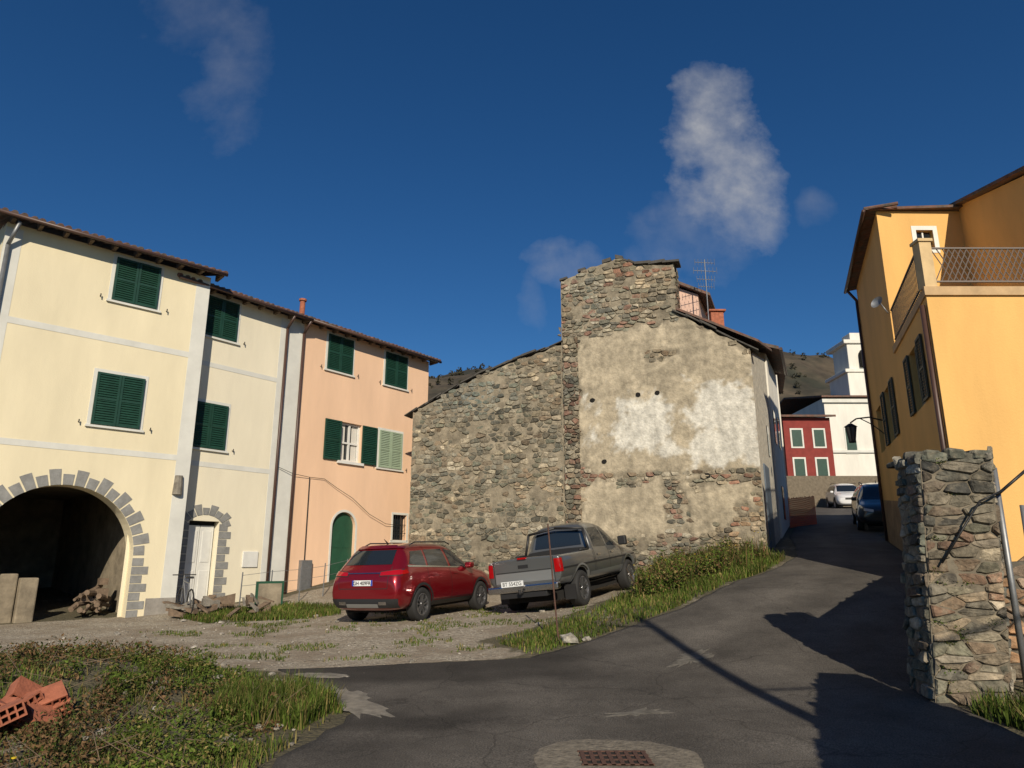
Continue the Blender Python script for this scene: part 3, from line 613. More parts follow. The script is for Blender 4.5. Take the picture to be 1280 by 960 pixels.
b=MB()
for (a0,a1) in((5.9,6.12),(6.42,6.66)): b.box(P2,a0,a1,4.9,6.1,-.168,-.162)
b.build('curtains',[mat('curtain',(.6,.58,.52),.9)],B3)
b=MB()
for i in range(6): aa=8.5+i*.12; b.cyl(P2(aa,2.25,-.05),P2(aa,3.15,-.05),.01,n=6)
for z_ in(2.5,2.8): b.cyl(P2(8.45,z_,-.045),P2(9.15,z_,-.045),.009,n=6)
b.build('window_bars',[M['darkmetal']],B3)
b=MB()
for (a0,a1,z0_,z1_) in((8.37,8.447,2.2,3.23),(9.153,9.23,2.2,3.23),(8.447,9.153,3.153,3.23),(8.33,9.27,2.16,2.247)): b.box(P2,a0,a1,z0_,z1_,-.01,.012)
b.build('window_surround',[M['band']],B3)
roof(B3,P2,4.0,10.35,9.28,over=.38)
b=MB(); b.cyl(P2(4.3,9.2,-.6),P2(4.3,10.25,-.6),.09,n=12); b.cyl(P2(4.3,10.25,-.6),P2(4.3,10.32,-.6),.13,n=12); b.build('flue_pipe',[M['terra']],B3)
b=MB(); cab=[P2(3.4,4.35,.06),P2(3.9,4.2,.1),P2(4.6,4.15,.05),P2(5.2,4.15,.05),P2(5.7,3.9,.08),P2(6.4,3.6,.1),P2(7.2,3.1,.1),P2(8.0,2.8,.1),P2(9.0,2.75,.06)]
b.tube(cab,.009,6); b.tube([P2(4.6,4.15,.05),P2(4.62,.8,.05)],.016,8); b.build('cables',[M['darkmetal']],B3)
b=MB(); b.box(P2,4.45,4.85,.6,1.55,-.01,.16); b.build('gas_meter_box',[M['galv']],B3,bevel=.01)

WF=empty('wire_fence'); b=MB()
fp=[(-7.3,19.6),(-6.7,20.2),(-6.1,20.9),(-5.6,21.6),(-5.1,22.3)]
for x,y in fp: b.cyl((x,y,G(x,y)-.1),(x+.02,y,G(x,y)+.95),.018,n=6)
for h in(.3,.6,.88):
    b.tube([(x,y,G(x,y)+h+R(-.03,.03)) for x,y in fp],.006,5)
b.build('posts_and_wires',[M['galv']],WF)
JP=empty('junk_pile'); b=MB()
for i in range(26):
    x=-7.3+R(-.9,1.1);y=18.4+R(-.6,.7);z_=G(x,y)+R(.02,.28);a=R(0,3.1)
    Pj=frame((x,y),(math.cos(a),math.sin(a)),(-math.sin(a),math.cos(a))); L_=R(.2,1.1); w_=R(.02,.10); h_=R(.02,.10)
    b.prism(Pj,[(-L_/2,z_),(L_/2,z_+R(-.1,.3)),(L_/2,z_+h_+.13),(-L_/2,z_+h_)],-w_,w_,mi=i%3)
b.build('boards',[M['wood'],M['conc'],M['wood']],JP)
b=MB(); Pj=frame((-6.9,19.6),(.8,.6),(.6,-.8)); b.box(Pj,0,.75,.25,1.0,0,.05); b.box(Pj,.06,.69,.31,.94,.05,.06,mi=1); b.build('leaning_panel',[M['door'],M['roughin']],JP)
BK=empty('bicycle'); b=MB(); bx,by=-8.15,18.25; g0=G(bx,by); d=Vector((-.60,.80,0)).normalized(); up=Vector((0,0,1)); o=Vector((bx,by,g0+.34))
def ring(mb,c,u,v,r,t,n=24,mi=0):
    for i in range(n):
        a=2*math.pi*i/n;a2=2*math.pi*(i+1)/n; mb.cyl(c+(u*math.cos(a)+v*math.sin(a))*r,c+(u*math.cos(a2)+v*math.sin(a2))*r,t,n=6,mi=mi,cap=False)
for s_ in(-.5,.5):
    c=o+d*s_; ring(b,c,d,up,.32,.02)
    for k in range(10):
        a=math.pi*2*k/10; b.cyl(c,c+(d*math.cos(a)+up*math.sin(a))*.31,.003,n=4)
bb=o+d*-.05+up*-.05; st=o+d*-.2+up*.45; hd=o+d*.38+up*.5; ra=o+d*-.5; fa=o+d*.5
for p,q in((bb,st),(bb,hd),(st,hd),(ra,bb),(ra,st),(hd,fa)): b.cyl(p,q,.016,n=8,mi=1)
sd_=d.cross(up); b.cyl(hd,hd+up*.15,.014,mi=1); b.cyl(hd+up*.15-sd_*.28,hd+up*.15+sd_*.28,.014); b.cyl(st,st+up*.12,.013); b.box(lambda a,z,o_: tuple(st+up*.12+d*a+sd_*o_+up*z),-.13,.1,0,.05,-.07,.07)
b.build('frame_and_wheels',[M['rubber'],M['galv']],BK)

# ------------------------------------------------------------------ right building
OB=empty('orange_house')
DR=(.3553,.9348);NRM=(-.9348,.3553); PR=frame((8.22,13.05),DR,NRM); PF=frame((8.22,13.05),(1,0),(0,-1)); PM=frame((9.73,17.03),(1,0),(0,-1))
b=MB(); wall_grid(b,PR,0,4.26,.3,6.66,[(1.45,2.6,4.8,6.15)],depth=.2); wall_grid(b,PR,4.26,10.1,.3,10.6,[(5.75,6.95,4.75,6.25),(8.1,9.1,4.75,6.1)],depth=.2)
wall_grid(b,PF,0,9.0,-.3,6.66,[(4.2,5.3,3.0,4.4)],depth=.2)
wall_grid(b,PM,0,2.35,6.7,10.6,[(.98,1.42,9.52,10.05)],depth=.15)
b.build('walls',[M['orange']],OB)
b=MB(); c0=PR(10.1,0,0); b.add([(c0[0],c0[1],.3),(c0[0]+6,c0[1]-1,.3),(c0[0]+6,c0[1]-1,10.6),(c0[0],c0[1],10.6)],[(0,1,2,3)])
b.add([(11.95,17.03,6.7),(11.6,13.9,6.7),(11.6,13.9,9.95),(11.95,17.03,10.75),(16,17.03,6.7),(16,13.9,6.7),(16,13.9,9.95),(16,17.03,10.75)],[(0,1,2,3),(1,5,6,2),(4,7,6,5),(3,2,6,7)])
b.build('upper_wing',[M['orange']],OB)
b=MB(); v0=[(11.75,17.2,10.78),(11.4,13.6,9.95),(16.3,13.6,9.95),(16.3,17.2,10.78)]
b.add(v0+[(x,y,z+.08) for x,y,z in v0],[(0,1,2,3),(4,7,6,5),(0,4,5,1),(1,5,6,2),(2,6,7,3),(3,7,4,0)])
v0=[(q[0],q[1],z_) for q,z_ in zip([PR(4.05,0,.28),PR(10.35,0,.28),(17,21.0),(14,16.75)],[10.60,10.60,11.2,10.66])]
b.add(v0+[(x,y,z+.07) for x,y,z in v0],[(0,1,2,3),(4,7,6,5),(0,4,5,1),(1,5,6,2),(2,6,7,3),(3,7,4,0)])
for i in range(31):
    q=PR(4.1+i*.205,10.65,.31); q2=PR(4.1+i*.205,10.66,-.5); b.cyl(q,q2,.05,n=8)
b.build('roof',[M['tile']],OB)
b=MB(); b.cyl(PR(4.05,10.57,.33),PR(10.35,10.57,.33),.05); b.cyl(PR(.12,6.5,.07),PR(.12,.5,.07),.05); b.cyl(PR(10.0,10.5,.3),PR(9.95,10.1,.06),.045);b.cyl(PR(9.95,10.1,.06),PR(9.95,2,.06),.045); b.build('gutter_pipes',[M['brown']],OB,smooth=True)
b=MB(); b.box(PR,1.47,2.58,4.82,6.13,-.19,-.16); b.box(PR,5.77,6.93,4.77,6.23,-.19,-.16); b.box(PR,8.12,9.08,4.77,6.08,-.19,-.16); b.box(PM,1.0,1.4,9.54,10.03,-.14,-.11); b.box(PF,4.22,5.28,3.02,4.38,-.19,-.16); b.build('panes',[M['glass']],OB)
b=MB()
leaf(b,PR,.9,1.44,4.8,6.15,.02); leaf(b,PR,2.61,3.15,4.8,6.15,.02); leaf(b,PR,5.17,5.74,4.75,6.25,.02); leaf(b,PR,6.96,7.53,4.75,6.25,.02); leaf(b,PR,1.46,2.02,4.81,6.14,-.06); leaf(b,PR,5.76,6.35,4.76,6.24,-.06)
b.build('shutters',[mat('brown_shutter',(.05,.06,.045),.6,var=.2)],OB)
b=MB()
for (a0,a1,z0_,z1_) in((.86,.977,9.40,10.17),(1.423,1.54,9.40,10.17),(.977,1.423,10.053,10.17),(.977,1.423,9.40,9.517)): b.box(PM,a0,a1,z0_,z1_,-.01,.015)
b.build('small_window_surround',[M['wframe']],OB)
b=MB(); b.box(PM,1.17,1.21,9.52,10.05,-.11,-.07); b.box(PM,.98,1.17,9.76,9.80,-.11,-.075); b.box(PM,1.21,1.42,9.76,9.80,-.11,-.075); b.build('small_window_frame',[M['wframe']],OB)
b=MB()
pts=[PF(-.05,0,.05)[:2],PF(9,0,.05)[:2],PF(9,0,-4.1)[:2],PR(4.3,0,.05)[:2]]
poly_prism(b,pts,6.66,6.84); b.build('terrace_slab',[mat('terrace_edge',(.50,.34,.18),.85,var=.25)],OB)
b=MB(); b.box(PF,.0,.24,6.84,7.82,-.22,.02); b.box(PF,-.03,.27,7.82,7.88,-.25,.05); b.build('terrace_pier',[mat('pier_plaster',(.62,.45,.24),.9,var=.2)],OB)
b=MB()
zb,zt=6.98,7.68; a=.26
b.box(PF,.25,9,zt,zt+.03,-.06,-.02); b.box(PF,.25,9,zb-.02,zb+.01,-.06,-.02)
while a<6:
    b.cyl(PF(a,zb,-.04),PF(a+.36,zt,-.04),.011,n=5); b.cyl(PF(a+.36,zb,-.05),PF(a,zt,-.05),.011,n=5); a+=.12
b.build('lattice_railing',[mat('railing_grey',(.16,.13,.11),.6)],OB)
b=MB()
b.cyl(PR(.2,7.78,-.02),PR(4.2,7.78,-.02),.025); b.cyl(PR(.2,7.0,-.02),PR(4.2,7.0,-.02),.02)
for i in range(33): s_=.22+i*.123; b.cyl(PR(s_,6.84,-.02),PR(s_,7.78,-.02),.01,n=5)
b.build('side_railing',[M['darkmetal']],OB)
b=MB(); b.cyl(PR(4.2,7.7,.05),PR(4.2,8.0,.2),.015); c=Vector(PR(4.2,8.0,.24))
dn=Vector((-.85,-.4,.35)).normalized(); u=dn.orthogonal().normalized(); w=dn.cross(u); vs=[tuple(c)]
for k in(1,2,3):
    for i in range(20):
        t=2*math.pi*i/20; vs.append(tuple(c+(u*math.cos(t)+w*math.sin(t))*.055*k+dn*.009*k*k))
fs=[(0,1+i,1+(i+1)%20) for i in range(20)]+[(1+k*20+i,1+k*20+(i+1)%20,1+(k+1)*20+(i+1)%20,1+(k+1)*20+i) for k in(0,1) for i in range(20)]
b.add(vs,fs); b.build('satellite_dish',[M['galv']],OB,smooth=True)
b=MB(); b.box(PM,3.2,3.7,6.95,8.8,-.05,.03) ; b.build('terrace_door',[M['glass']],OB)
b=MB(); b.prism(PR,[(0.3,.3),(10.1,.3),(10.1,3.4),(.3,2.6)],-.01,.02); b.build('darker_plinth',[mat('darker_plinth',(.32,.21,.11),.95,var=.4,vscale=2,bump=.5)],OB)  # darker base along the foot of the road wall
LA=empty('street_lamp'); b=MB(); s_=8.0; z_=5.6
b.tube([PR(s_,z_,0),PR(s_,z_+.12,.35),PR(s_,z_+.1,.7),PR(s_,z_-.02,.88)],.022,8); b.tube([PR(s_,z_-.4,0),PR(s_,z_-.1,.3),PR(s_,z_+.1,.6)],.015,8)
b.cyl(PR(s_,z_-.14,.88),PR(s_,z_-.04,.88),.20,.05,n=6); b.cyl(PR(s_,z_-.62,.88),PR(s_,z_-.58,.88),.10,.10,n=6)
for i in range(6):
    t=2*math.pi*i/6; b.cyl(Vector(PR(s_,z_-.6,.88))+Vector((math.cos(t),math.sin(t),0))*.09,Vector(PR(s_,z_-.14,.88))+Vector((math.cos(t),math.sin(t),0))*.17,.012,n=5)
b.build('bracket_lantern',[M['darkmetal']],LA)
b=MB(); b.cyl(PR(s_,z_-.58,.88),PR(s_,z_-.15,.88),.08,.155,n=6); b.build('glass',[mat('lantern_pane',(.12,.12,.11),.15)],LA)

# ------------------------------------------------------------------ right stone pier and walls
PL=empty('stone_gate_pier')
def batter(x0b,y0b,x1b,y1b,x0t,y0t,x1t,y1t,H,nx_,ny_,z0):
    W_=math.dist((x0b,y0b),(x1b,y1b))
    def P(a,z,o=0):
        t=(z-z0)/H;u=a/W_
        xb=x0b+(x1b-x0b)*u;yb=y0b+(y1b-y0b)*u;xt=x0t+(x1t-x0t)*u;yt=y0t+(y1t-y0t)*u
        return (xb+(xt-xb)*t+nx_*o,yb+(yt-yb)*t+ny_*o,z)
    return P,W_
H=2.80
Ab,Bb,Cb,Db=(4.50,8.05),(5.27,7.95),(5.42,8.65),(4.62,8.72)
At,Bt,Ct,Dt=(4.76,8.12),(5.52,8.02),(5.58,8.6),(4.80,8.68)
b=MB()
PALP=[(.19,.17,.125),(.14,.135,.10),(.25,.21,.15),(.11,.105,.085),(.17,.13,.09),(.20,.135,.095),(.31,.28,.22),(.095,.09,.075),(.22,.20,.15),(.15,.15,.11)]
for (p,q,pt,qt,nx_,ny_) in((Ab,Bb,At,Bt,-.1,-.99),(Db,Ab,Dt,At,-.99,.1),(Bb,Cb,Bt,Ct,.99,-.1),(Cb,Db,Ct,Dt,.1,.99)):
    P_,W_=batter(*p,*q,*pt,*qt,H,nx_,ny_,0); na=14;nb=48; off=len(b.v)
    for i in range(na+1):
        for j in range(nb+1):
            a=W_*i/na; z=-.1+(H+.02)*j/nb; e=0 if i in(0,na) else 1
            b.v.append(P_(a,z,(.004+.020*nz(a*5+nx_*9,z*5,3)+.01*nz(a*15,z*15))*e)); k=1+.4*nz(a*3,z*3,nx_*7); b.c.append((.17*k,.145*k,.105*k))
    for i in range(na):
        for j in range(nb): q_=off+i*(nb+1)+j; b.f.append((q_,q_+nb+1,q_+nb+2,q_+1)); b.m.append(0)
b.add([(*q,H-.08) for q in(At,Bt,Ct,Dt)],[(0,1,2,3)],0,(.17,.145,.105))
b.build('core',[M['wallbase']],PL)
b=MB()
for (p,q,pt,qt,nx_,ny_,sd) in((Ab,Bb,At,Bt,-.1,-.99,11),(Db,Ab,Dt,At,-.99,.1,12),(Bb,Cb,Bt,Ct,.99,-.1,13),(Cb,Db,Ct,Dt,.1,.99,14)):
    P_,W_=batter(*p,*q,*pt,*qt,H,nx_,ny_,0)
    rubble(b,P_,0,W_,-.1,H,lambda a,z:z<H-.04,hrow=.10,wm=.25,gap=.009,dmin=.0,dmax=.05,pal=PALP,bright=1.0,seed=sd,cut=.10,zj=.25)
Pt=lambda a,z,o:(4.76+a+.0,8.1+z*1.0,H-.05+o)
rubble(b,Pt,0,.80,0,.55,lambda a,z:True,hrow=.2,wm=.25,dmin=.0,dmax=.12,pal=PALP,seed=15)
b.build('stones',[M['stone']],PL)
def wallseg(parent,p,q,h0,h1,th,seed,name,stones=True,pal=PALP):
    d=Vector((q[0]-p[0],q[1]-p[1])); L_=d.length; d.normalize(); n=Vector((-d.y,d.x))
    g=min(G(*p),G(*q))-.3
    Pc=frame(p,(d.x,d.y),(n.x,n.y))
    b=MB(); b.prism(Pc,[(0,g),(L_,g),(L_,G(*q)+h1),(0,G(*p)+h0)],-th,0,0,(.13,.115,.09)); b.build(name+'_core',[M['wallbase']],parent)
    if stones:
        b=MB(); tz=lambda a: G(*p)+h0+(G(*q)+h1-G(*p)-h0)*a/L_
        rubble(b,Pc,0,L_,g,max(tz(0),tz(L_)),lambda a,z:z<tz(a)-.02,hrow=.14,wm=.26,dmax=.05,pal=pal,seed=seed)
        rubble(b,frame((p[0]-n.x*th,p[1]-n.y*th),(d.x,d.y),(-n.x,-n.y)),0,L_,g,max(tz(0),tz(L_)),lambda a,z:z<tz(a)-.02,hrow=.14,wm=.26,dmax=.05,pal=pal,seed=seed+50)
        b.build(name+'_stones',[M['stone']],parent)
RW=empty('roadside_stone_wall')
wallseg(RW,(4.9,8.8),(8.35,12.95),2.0,1.9,.4,21,'wall')
RW2=empty('boundary_stone_wall')
wallseg(RW2,(.9,-4.2),(4.42,5.0),2.80,2.75,.45,22,'wall')
HP=empty('pipe_handrail'); b=MB()
b.tube([(5.72,8.35,-.05),(5.75,8.35,2.65)],.035,10); b.tube([(5.85,8.2,-.05),(5.9,8.2,2.2)],.022,8)
b.build('uprights',[M['galv']],HP,smooth=True)
b=MB(); b.tube([(5.5,8.0,2.30),(5.9,7.95,2.62),(6.9,7.9,3.2)],.018,8); b.tube([(4.75,7.98,1.55),(5.2,7.86,2.22),(5.5,7.9,2.34)],.012,6); b.build('rail',[M['darkmetal']],HP,smooth=True)
LWR=empty('garden_wall'); wallseg(LWR,(5.7,9.3),(9.5,8.2),1.3,1.5,.35,31,'wall',pal=[(.34,.22,.13),(.26,.18,.12),(.2,.15,.11),(.3,.25,.2)])

UP=empty('utility_pole'); b=MB(); b.cyl((3.95,-1.0,-.3),(3.95,-1.0,8.7),.13,.085,n=14); b.cyl((3.95,-1,8.1),(3.1,-.8,8.4),.04,n=8); b.build('pole',[M['wood']],UP)
b=MB(); pts=[]
for i in range(25):
    t=i/24; pts.append((3.95+t*6,-1.0+t*2.2,5.6+2.4*t-1.1*math.sin(math.pi*t)*1.0))
b.tube(pts,.025,6); b.build('cable',[M['black']],UP)

SK=empty('rusty_stake'); b=MB(); b.cyl((.80,12.6,.1),(.64,12.75,2.2),.014,n=8); b.build('rod',[M['rust']],SK)
b=MB()
def rock(b,c,r,seed,col=(1,1,1),mi=0,sq=.6):
    bm=bmesh.new(); bmesh.ops.create_icosphere(bm,subdivisions=2 if r>.06 else 1,radius=1)
    vs=[]
    for v in bm.verts:
        p=v.co; k=1+.5*nz(p.x*1.3+seed,p.y*1.3,p.z*1.3)+.2*nz(p.x*4+seed,p.y*4,p.z*4); vs.append((c[0]+p.x*r*k,c[1]+p.y*r*k,c[2]+p.z*r*k*sq))
    fs=[tuple(v.index for v in f.verts) for f in bm.faces]; bm.free(); b.add(vs,fs,mi,col)
rock(b,(.95,12.3,G(.95,12.3)+.08),.15,3,(.36,.34,.29)); rock(b,(1.25,12.4,G(1.25,12.4)+.03),.07,5,(.3,.28,.24))
b.build('verge_rock',[M['stone']])
b=MB()
for i in range(1100):
    x=R(-9,1.5);y=R(8.8,18)
    if not inpoly(x,y,LOT): continue
    r=R(.008,.028) if R(0,1)<.95 else R(.04,.07); c=R(.2,.42); rock(b,(x,y,G(x,y)+r*.3),r,i,(c,c*.92,c*.78))
for i in range(110):
    x=R(-4.2,-1.9);y=R(6.5,10); r=R(.015,.06); c=R(.2,.38); rock(b,(x,y,G(x,y)+r*.3),r,i,(c,c*.92,c*.78))
b.build('loose_stones',[M['stone']])
HB=empty('hollow_bricks')
def brick(parent,c,rot,i):
    b=MB(); M4=Matrix.Translation(Vector(c))@Matrix.Rotation(rot[2],4,'Z')@Matrix.Rotation(rot[0],4,'X')@Matrix.Rotation(rot[1],4,'Y')
    Pb=lambda a,z,o: tuple(M4@Vector((a,o,z)))
    w,h,l=.25,.13,.22; t=.014
    for k in range(5): a=-w/2+k*(w-t)/4; b.box(Pb,a,a+t,-h/2,h/2,-l/2,l/2)
    for k in range(3): zz=-h/2+k*(h-t)/2; b.box(Pb,-w/2+t*.5,w/2-t*.5,zz,zz+t*.98,-l/2+.001,l/2-.001)
    b.build('brick_%d'%i,[M['terra']],parent)
for i in range(9):
    x=-4.38+R(-.30,.28);y=6.75+R(-.25,.25); brick(HB,(x,y,G(x,y)+.06+R(0,.18)),(R(-.2,.6),R(-.8,.8),R(.1,1.1)),i)

# ------------------------------------------------------------------ vegetation
def blades(name,pts,colfn,wid=.010,seed=1):
    rnd=random.Random(seed); V=[];F=[];Cc=[]
    for (x,y,z,h) in pts:
        a=rnd.uniform(0,6.28); l=rnd.uniform(.1,.8)*h; dx=math.cos(a);dy=math.sin(a); px,py=-dy,dx; w=wid*rnd.uniform(.5,1.5)
        o=len(V); c=colfn(rnd,x,y)
        V+=[(x-px*w,y-py*w,z-.02),(x+px*w,y+py*w,z-.02),(x+dx*l*.35-px*w*.8,y+dy*l*.35-py*w*.8,z+h*.6),(x+dx*l*.35+px*w*.8,y+dy*l*.35+py*w*.8,z+h*.6),(x+dx*l,y+dy*l,z+h)]
        F+=[(o,o+1,o+3,o+2),(o+2,o+3,o+4)]; Cc+=[c]*5
    me=bpy.data.meshes.new(name); me.from_pydata(V,[],F); setcol(me,Cc); me.materials.append(M['veg']); ob=bpy.data.objects.new(name,me); scene.collection.objects.link(ob); return ob
def leaves(name,pts,colfn,seed=1,size=(.015,.04)):
    rnd=random.Random(seed); V=[];F=[];Cc=[]
    for (x,y,z) in pts:
        n=Vector((rnd.gauss(0,1),rnd.gauss(0,1),rnd.gauss(.6,1))).normalized(); u=n.orthogonal().normalized(); a=rnd.uniform(0,6.28); u2=u*math.cos(a)+n.cross(u)*math.sin(a); w=n.cross(u2); s=rnd.uniform(*size)
        p=Vector((x,y,z)); o=len(V); V+=[tuple(p-u2*s),tuple(p+w*s*.5+n*s*.15),tuple(p+u2*s),tuple(p-w*s*.5+n*s*.15)]; F.append((o,o+1,o+2,o+3)); c=colfn(rnd,x,y); Cc+=[c]*4
    me=bpy.data.meshes.new(name); me.from_pydata(V,[],F); setcol(me,Cc); me.materials.append(M['veg']); ob=bpy.data.objects.new(name,me); scene.collection.objects.link(ob); return ob
def green(rnd,x,y):
    k=rnd.uniform(.5,1.4)*(1+.5*nz(x*.9,y*.9,3))
    if rnd.random()<.25: return (.17*k,.14*k,.05*k)
    return (.070*k,.105*k,.016*k)
def dry(rnd,x,y):
    k=rnd.uniform(.5,1.4)
    if rnd.random()<.6: return (.14*k,.085*k,.04*k)
    return (.055*k,.070*k,.018*k)
def scatter(poly,n,hf,seed=2):
    rnd=random.Random(seed); xs=[p[0] for p in poly];ys=[p[1] for p in poly]; P_=[]; tries=0
    while len(P_)<n and tries<n*12:
        tries+=1
        x=rnd.uniform(min(xs),max(xs));y=rnd.uniform(min(ys),max(ys))
        if inpoly(x,y,poly):
            h=hf(x,y,rnd)
            if h>0: P_.append((x,y,h))
    A_=np.array(P_); z=Gv(A_[:,0],A_[:,1]); return [(A_[i,0],A_[i,1],float(z[i]),A_[i,2]) for i in range(len(A_))]
def vergeh(x,y,r):
    k=.5+.8*nz(x*1.4,y*1.4,8); base=.07 if y<14.2 else (.08+.10*min(1,(y-14.2)/2.5))
    if r.random()>k+.15: return 0
    return base*r.uniform(.4,1.3)*(.7+.6*k)+.02
P_=scatter(VERGE,15000,vergeh); blades('verge_grass',P_,green,wid=.008)
WEED=[(2.6,15.6),(3.4,15.4),(4.4,16.4),(6.0,18.2),(7.0,19.6),(7.1,20.2),(4.4,21.2),(4.0,20.4),(3.4,18.2),(2.9,16.8)]
def clumps(poly,n,nl,rr,hh,seed):
    rnd=random.Random(seed); out=[]
    for (x,y,z,h) in scatter(poly,n,lambda x,y,r:1,seed):
        r=rnd.uniform(*rr);H_=rnd.uniform(*hh)
        for _ in range(int(nl*rnd.uniform(.5,1.3))):
            t=rnd.random(); a=rnd.uniform(0,6.28); q=r*math.sqrt(rnd.random())*(1-.5*t); out.append((x+q*math.cos(a),y+q*math.sin(a),z+H_*t))
    return out
leaves('roadside_weeds',clumps(WEED,140,120,(.12,.28),(.2,.75),5),lambda r,x,y:(dry(r,x,y) if r.random()<.35 else green(r,x,y)),size=(.018,.045))
P_=scatter(WEED,3600,lambda x,y,r:r.uniform(.2,.75) if nz(x*1.5,y*1.5,2)>-.05 else 0,9); blades('tall_weeds',P_,lambda r,x,y:(dry(r,x,y) if r.random()<.5 else green(r,x,y)),wid=.008,seed=4)
BASE=[(-3.4,23.7),(-1,22.9),(1,22.2),(1.2,22.5),(-.8,23.2),(-3.3,24.1)]
blades('wall_foot_grass',scatter(BASE,2000,lambda x,y,r:r.uniform(.1,.35),3),green)
blades('lot_grass',scatter(GSTRIP,9000,lambda x,y,r:r.uniform(.04,.16)*(1+.5*nz(x,y)) if r.random()<.6+nz(x*1.2,y*1.2) else 0,3),green,wid=.009)
SP=[(-6,12),(-3,11.3),(-.3,12.3),(1.5,15),(1.8,17),(-3.5,20),(-6,19),(-8,15)]
blades('sparse_grass',scatter(SP,7000,lambda x,y,r:r.uniform(.02,.06) if nz(x*.9,y*.9,6)+.5*nz(x*4,y*4,6)>.22 else 0,3),green,wid=.007)
def mh(x,y,r):
    k=nz(x*.9,y*.9,11)+.4*nz(x*3,y*3,12)
    if k<-.05 and r.random()<.85: return 0
    return r.uniform(.03,.11)*(1+.8*k)+.01
blades('mound_grass',scatter(MOUND,28000,mh,13),green,wid=.005,seed=6)
ML=[(-2.3,5.4),(-2.2,8.2),(-3.9,9.7),(-6.5,10.2),(-9.5,10.6),(-9.5,6),(-6,4.0),(-3,4.2)]
leaves('mound_weeds',clumps(ML,700,120,(.12,.34),(.05,.26),15),lambda r,x,y:(dry(r,x,y) if nz(x*.6,y*.6,21)+.5*nz(x*2,y*2,22)+(y-7.6)*.12+(-x-4)*.05>-.02 else green(r,x,y)),size=(.010,.028))
TG=[(-2.9,7.3),(-2.0,7.2),(-1.85,8.1),(-2.4,8.7),(-3.2,8.4)]
blades('tall_grass_tuft',scatter(TG,4200,lambda x,y,r:r.uniform(.10,.30) if nz(x*2,y*2,5)>-.2 else 0,23),green,wid=.005)
PG=[(4.6,7.6),(4.9,7.9),(5.4,7.75),(6.5,7.6),(6.5,6.6),(5.2,6.4),(4.8,6.6)]
blades('pier_grass',scatter(PG,3500,lambda x,y,r:r.uniform(.05,.25),33),green,wid=.007)
leaves('pier_weeds',clumps([(5.4,7.0),(6.6,7.0),(6.6,8.0),(5.6,7.8)],30,140,(.1,.22),(.1,.3),35),green)
# moss tufts in the pier joints
pm=[]
rnd=random.Random(41); P_,W_=batter(*Ab,*Bb,*At,*Bt,H,-.1,-.99,0)
for c_ in range(16):
    a=rnd.uniform(0,W_);z=rnd.uniform(.2,2.7)
    for _ in range(40): q=P_(min(max(a+rnd.gauss(0,.05),0),W_),z+rnd.gauss(0,.02),rnd.uniform(.0,.05)); pm.append(q)
leaves('pier_moss',pm,green,size=(.006,.016))
b=MB()
for (x,y,z,h) in scatter(MOUND,18,lambda x,y,r:1,77)+scatter(WEED,40,lambda x,y,r:2,78):
    hh=R(.12,.22) if h<1.5 else R(.4,.75); b.cyl((x,y,z),(x,y,z+hh),.003,n=4,mi=1); b.cyl((x,y,z+hh),(x,y,z+hh+.008),.016,.018,n=8)
b.build('yellow_flowers',[M['yellow'],M['hill']])
b=MB()
for (x,y,z,h) in scatter(ML,300,lambda x,y,r:1,79):
    a=R(0,6.28);l=R(.15,.5); b.cyl((x,y,z+R(.02,.12)),(x+l*math.cos(a),y+l*math.sin(a),z+R(.05,.32)),.004,.002,n=4)
b.build('dead_stems',[M['wood']])

# ------------------------------------------------------------------ vehicles
def lathe(mb,prof,n,C0,ax,mi=0):
    ax=Vector(ax).normalized();u=ax.orthogonal().normalized();w=ax.cross(u);vs=[]
    for (r,h) in prof:
        for i in range(n):
            t=2*math.pi*i/n; vs.append(Vector(C0)+ax*h+(u*math.cos(t)+w*math.sin(t))*r)
    m_=len(prof); fs=[(k*n+i,k*n+(i+1)%n,(k+1)*n+(i+1)%n,(k+1)*n+i) for k in range(m_-1) for i in range(n)]
    mb.add(vs,fs,mi)
def wheel(parent,x,y,r,w,rim,sgn,name,spokes=5):
    b=MB(); C0=(x,y,r); ax=(0,sgn,0); rr=rim
    lathe(b,[(rr,-w/2),(r-.03,-w/2),(r-.005,-w/2+.03),(r,-w*.25),(r,w*.25),(r-.005,w/2-.03),(r-.03,w/2),(rr+.01,w/2),(rr,w/2-.01),(rr,-w/2)],36,C0,ax,0)
    b.build(name+'_tyre',[M['rubber']],parent,smooth=True)
    b=MB(); lathe(b,[(rr,-w/2+.01),(rr,w/2-.012),(rr-.018,w/2-.006),(rr-.022,w/2-.03),(rr-.03,w*.1)],36,C0,ax,0)
    for k in range(spokes):
        t=2*math.pi*k/spokes+.3; c,s=math.cos(t),math.sin(t)
        def Q(a,z,o): return (x+c*a-s*z, y+sgn*o, r+s*a+c*z)
        for dd in(-.022,.022):
            vs=[Q(.04,dd-.02,w*.22),Q(rr-.015,dd*2-.016,w*.32),Q(rr-.015,dd*2+.016,w*.32),Q(.04,dd+.02,w*.22),Q(.04,dd-.02,w*.38),Q(rr-.015,dd*2-.014,w*.46),Q(rr-.015,dd*2+.014,w*.46),Q(.04,dd+.02,w*.38)]
            b.add(vs,[(3,2,1,0),(4,5,6,7),(0,1,5,4),(1,2,6,5),(2,3,7,6),(3,0,4,7)])
    b.cyl((x,y+sgn*w*.2,r),(x,y+sgn*w*.42,r),.065,.05,n=14)
    b.build(name+'_rim',[M['alloy']],parent)
    b=MB(); b.cyl((x,y-sgn*w*.3,r),(x,y+sgn*w*.12,r),rr-.03,n=24); b.build(name+'_brake',[M['void']],parent)
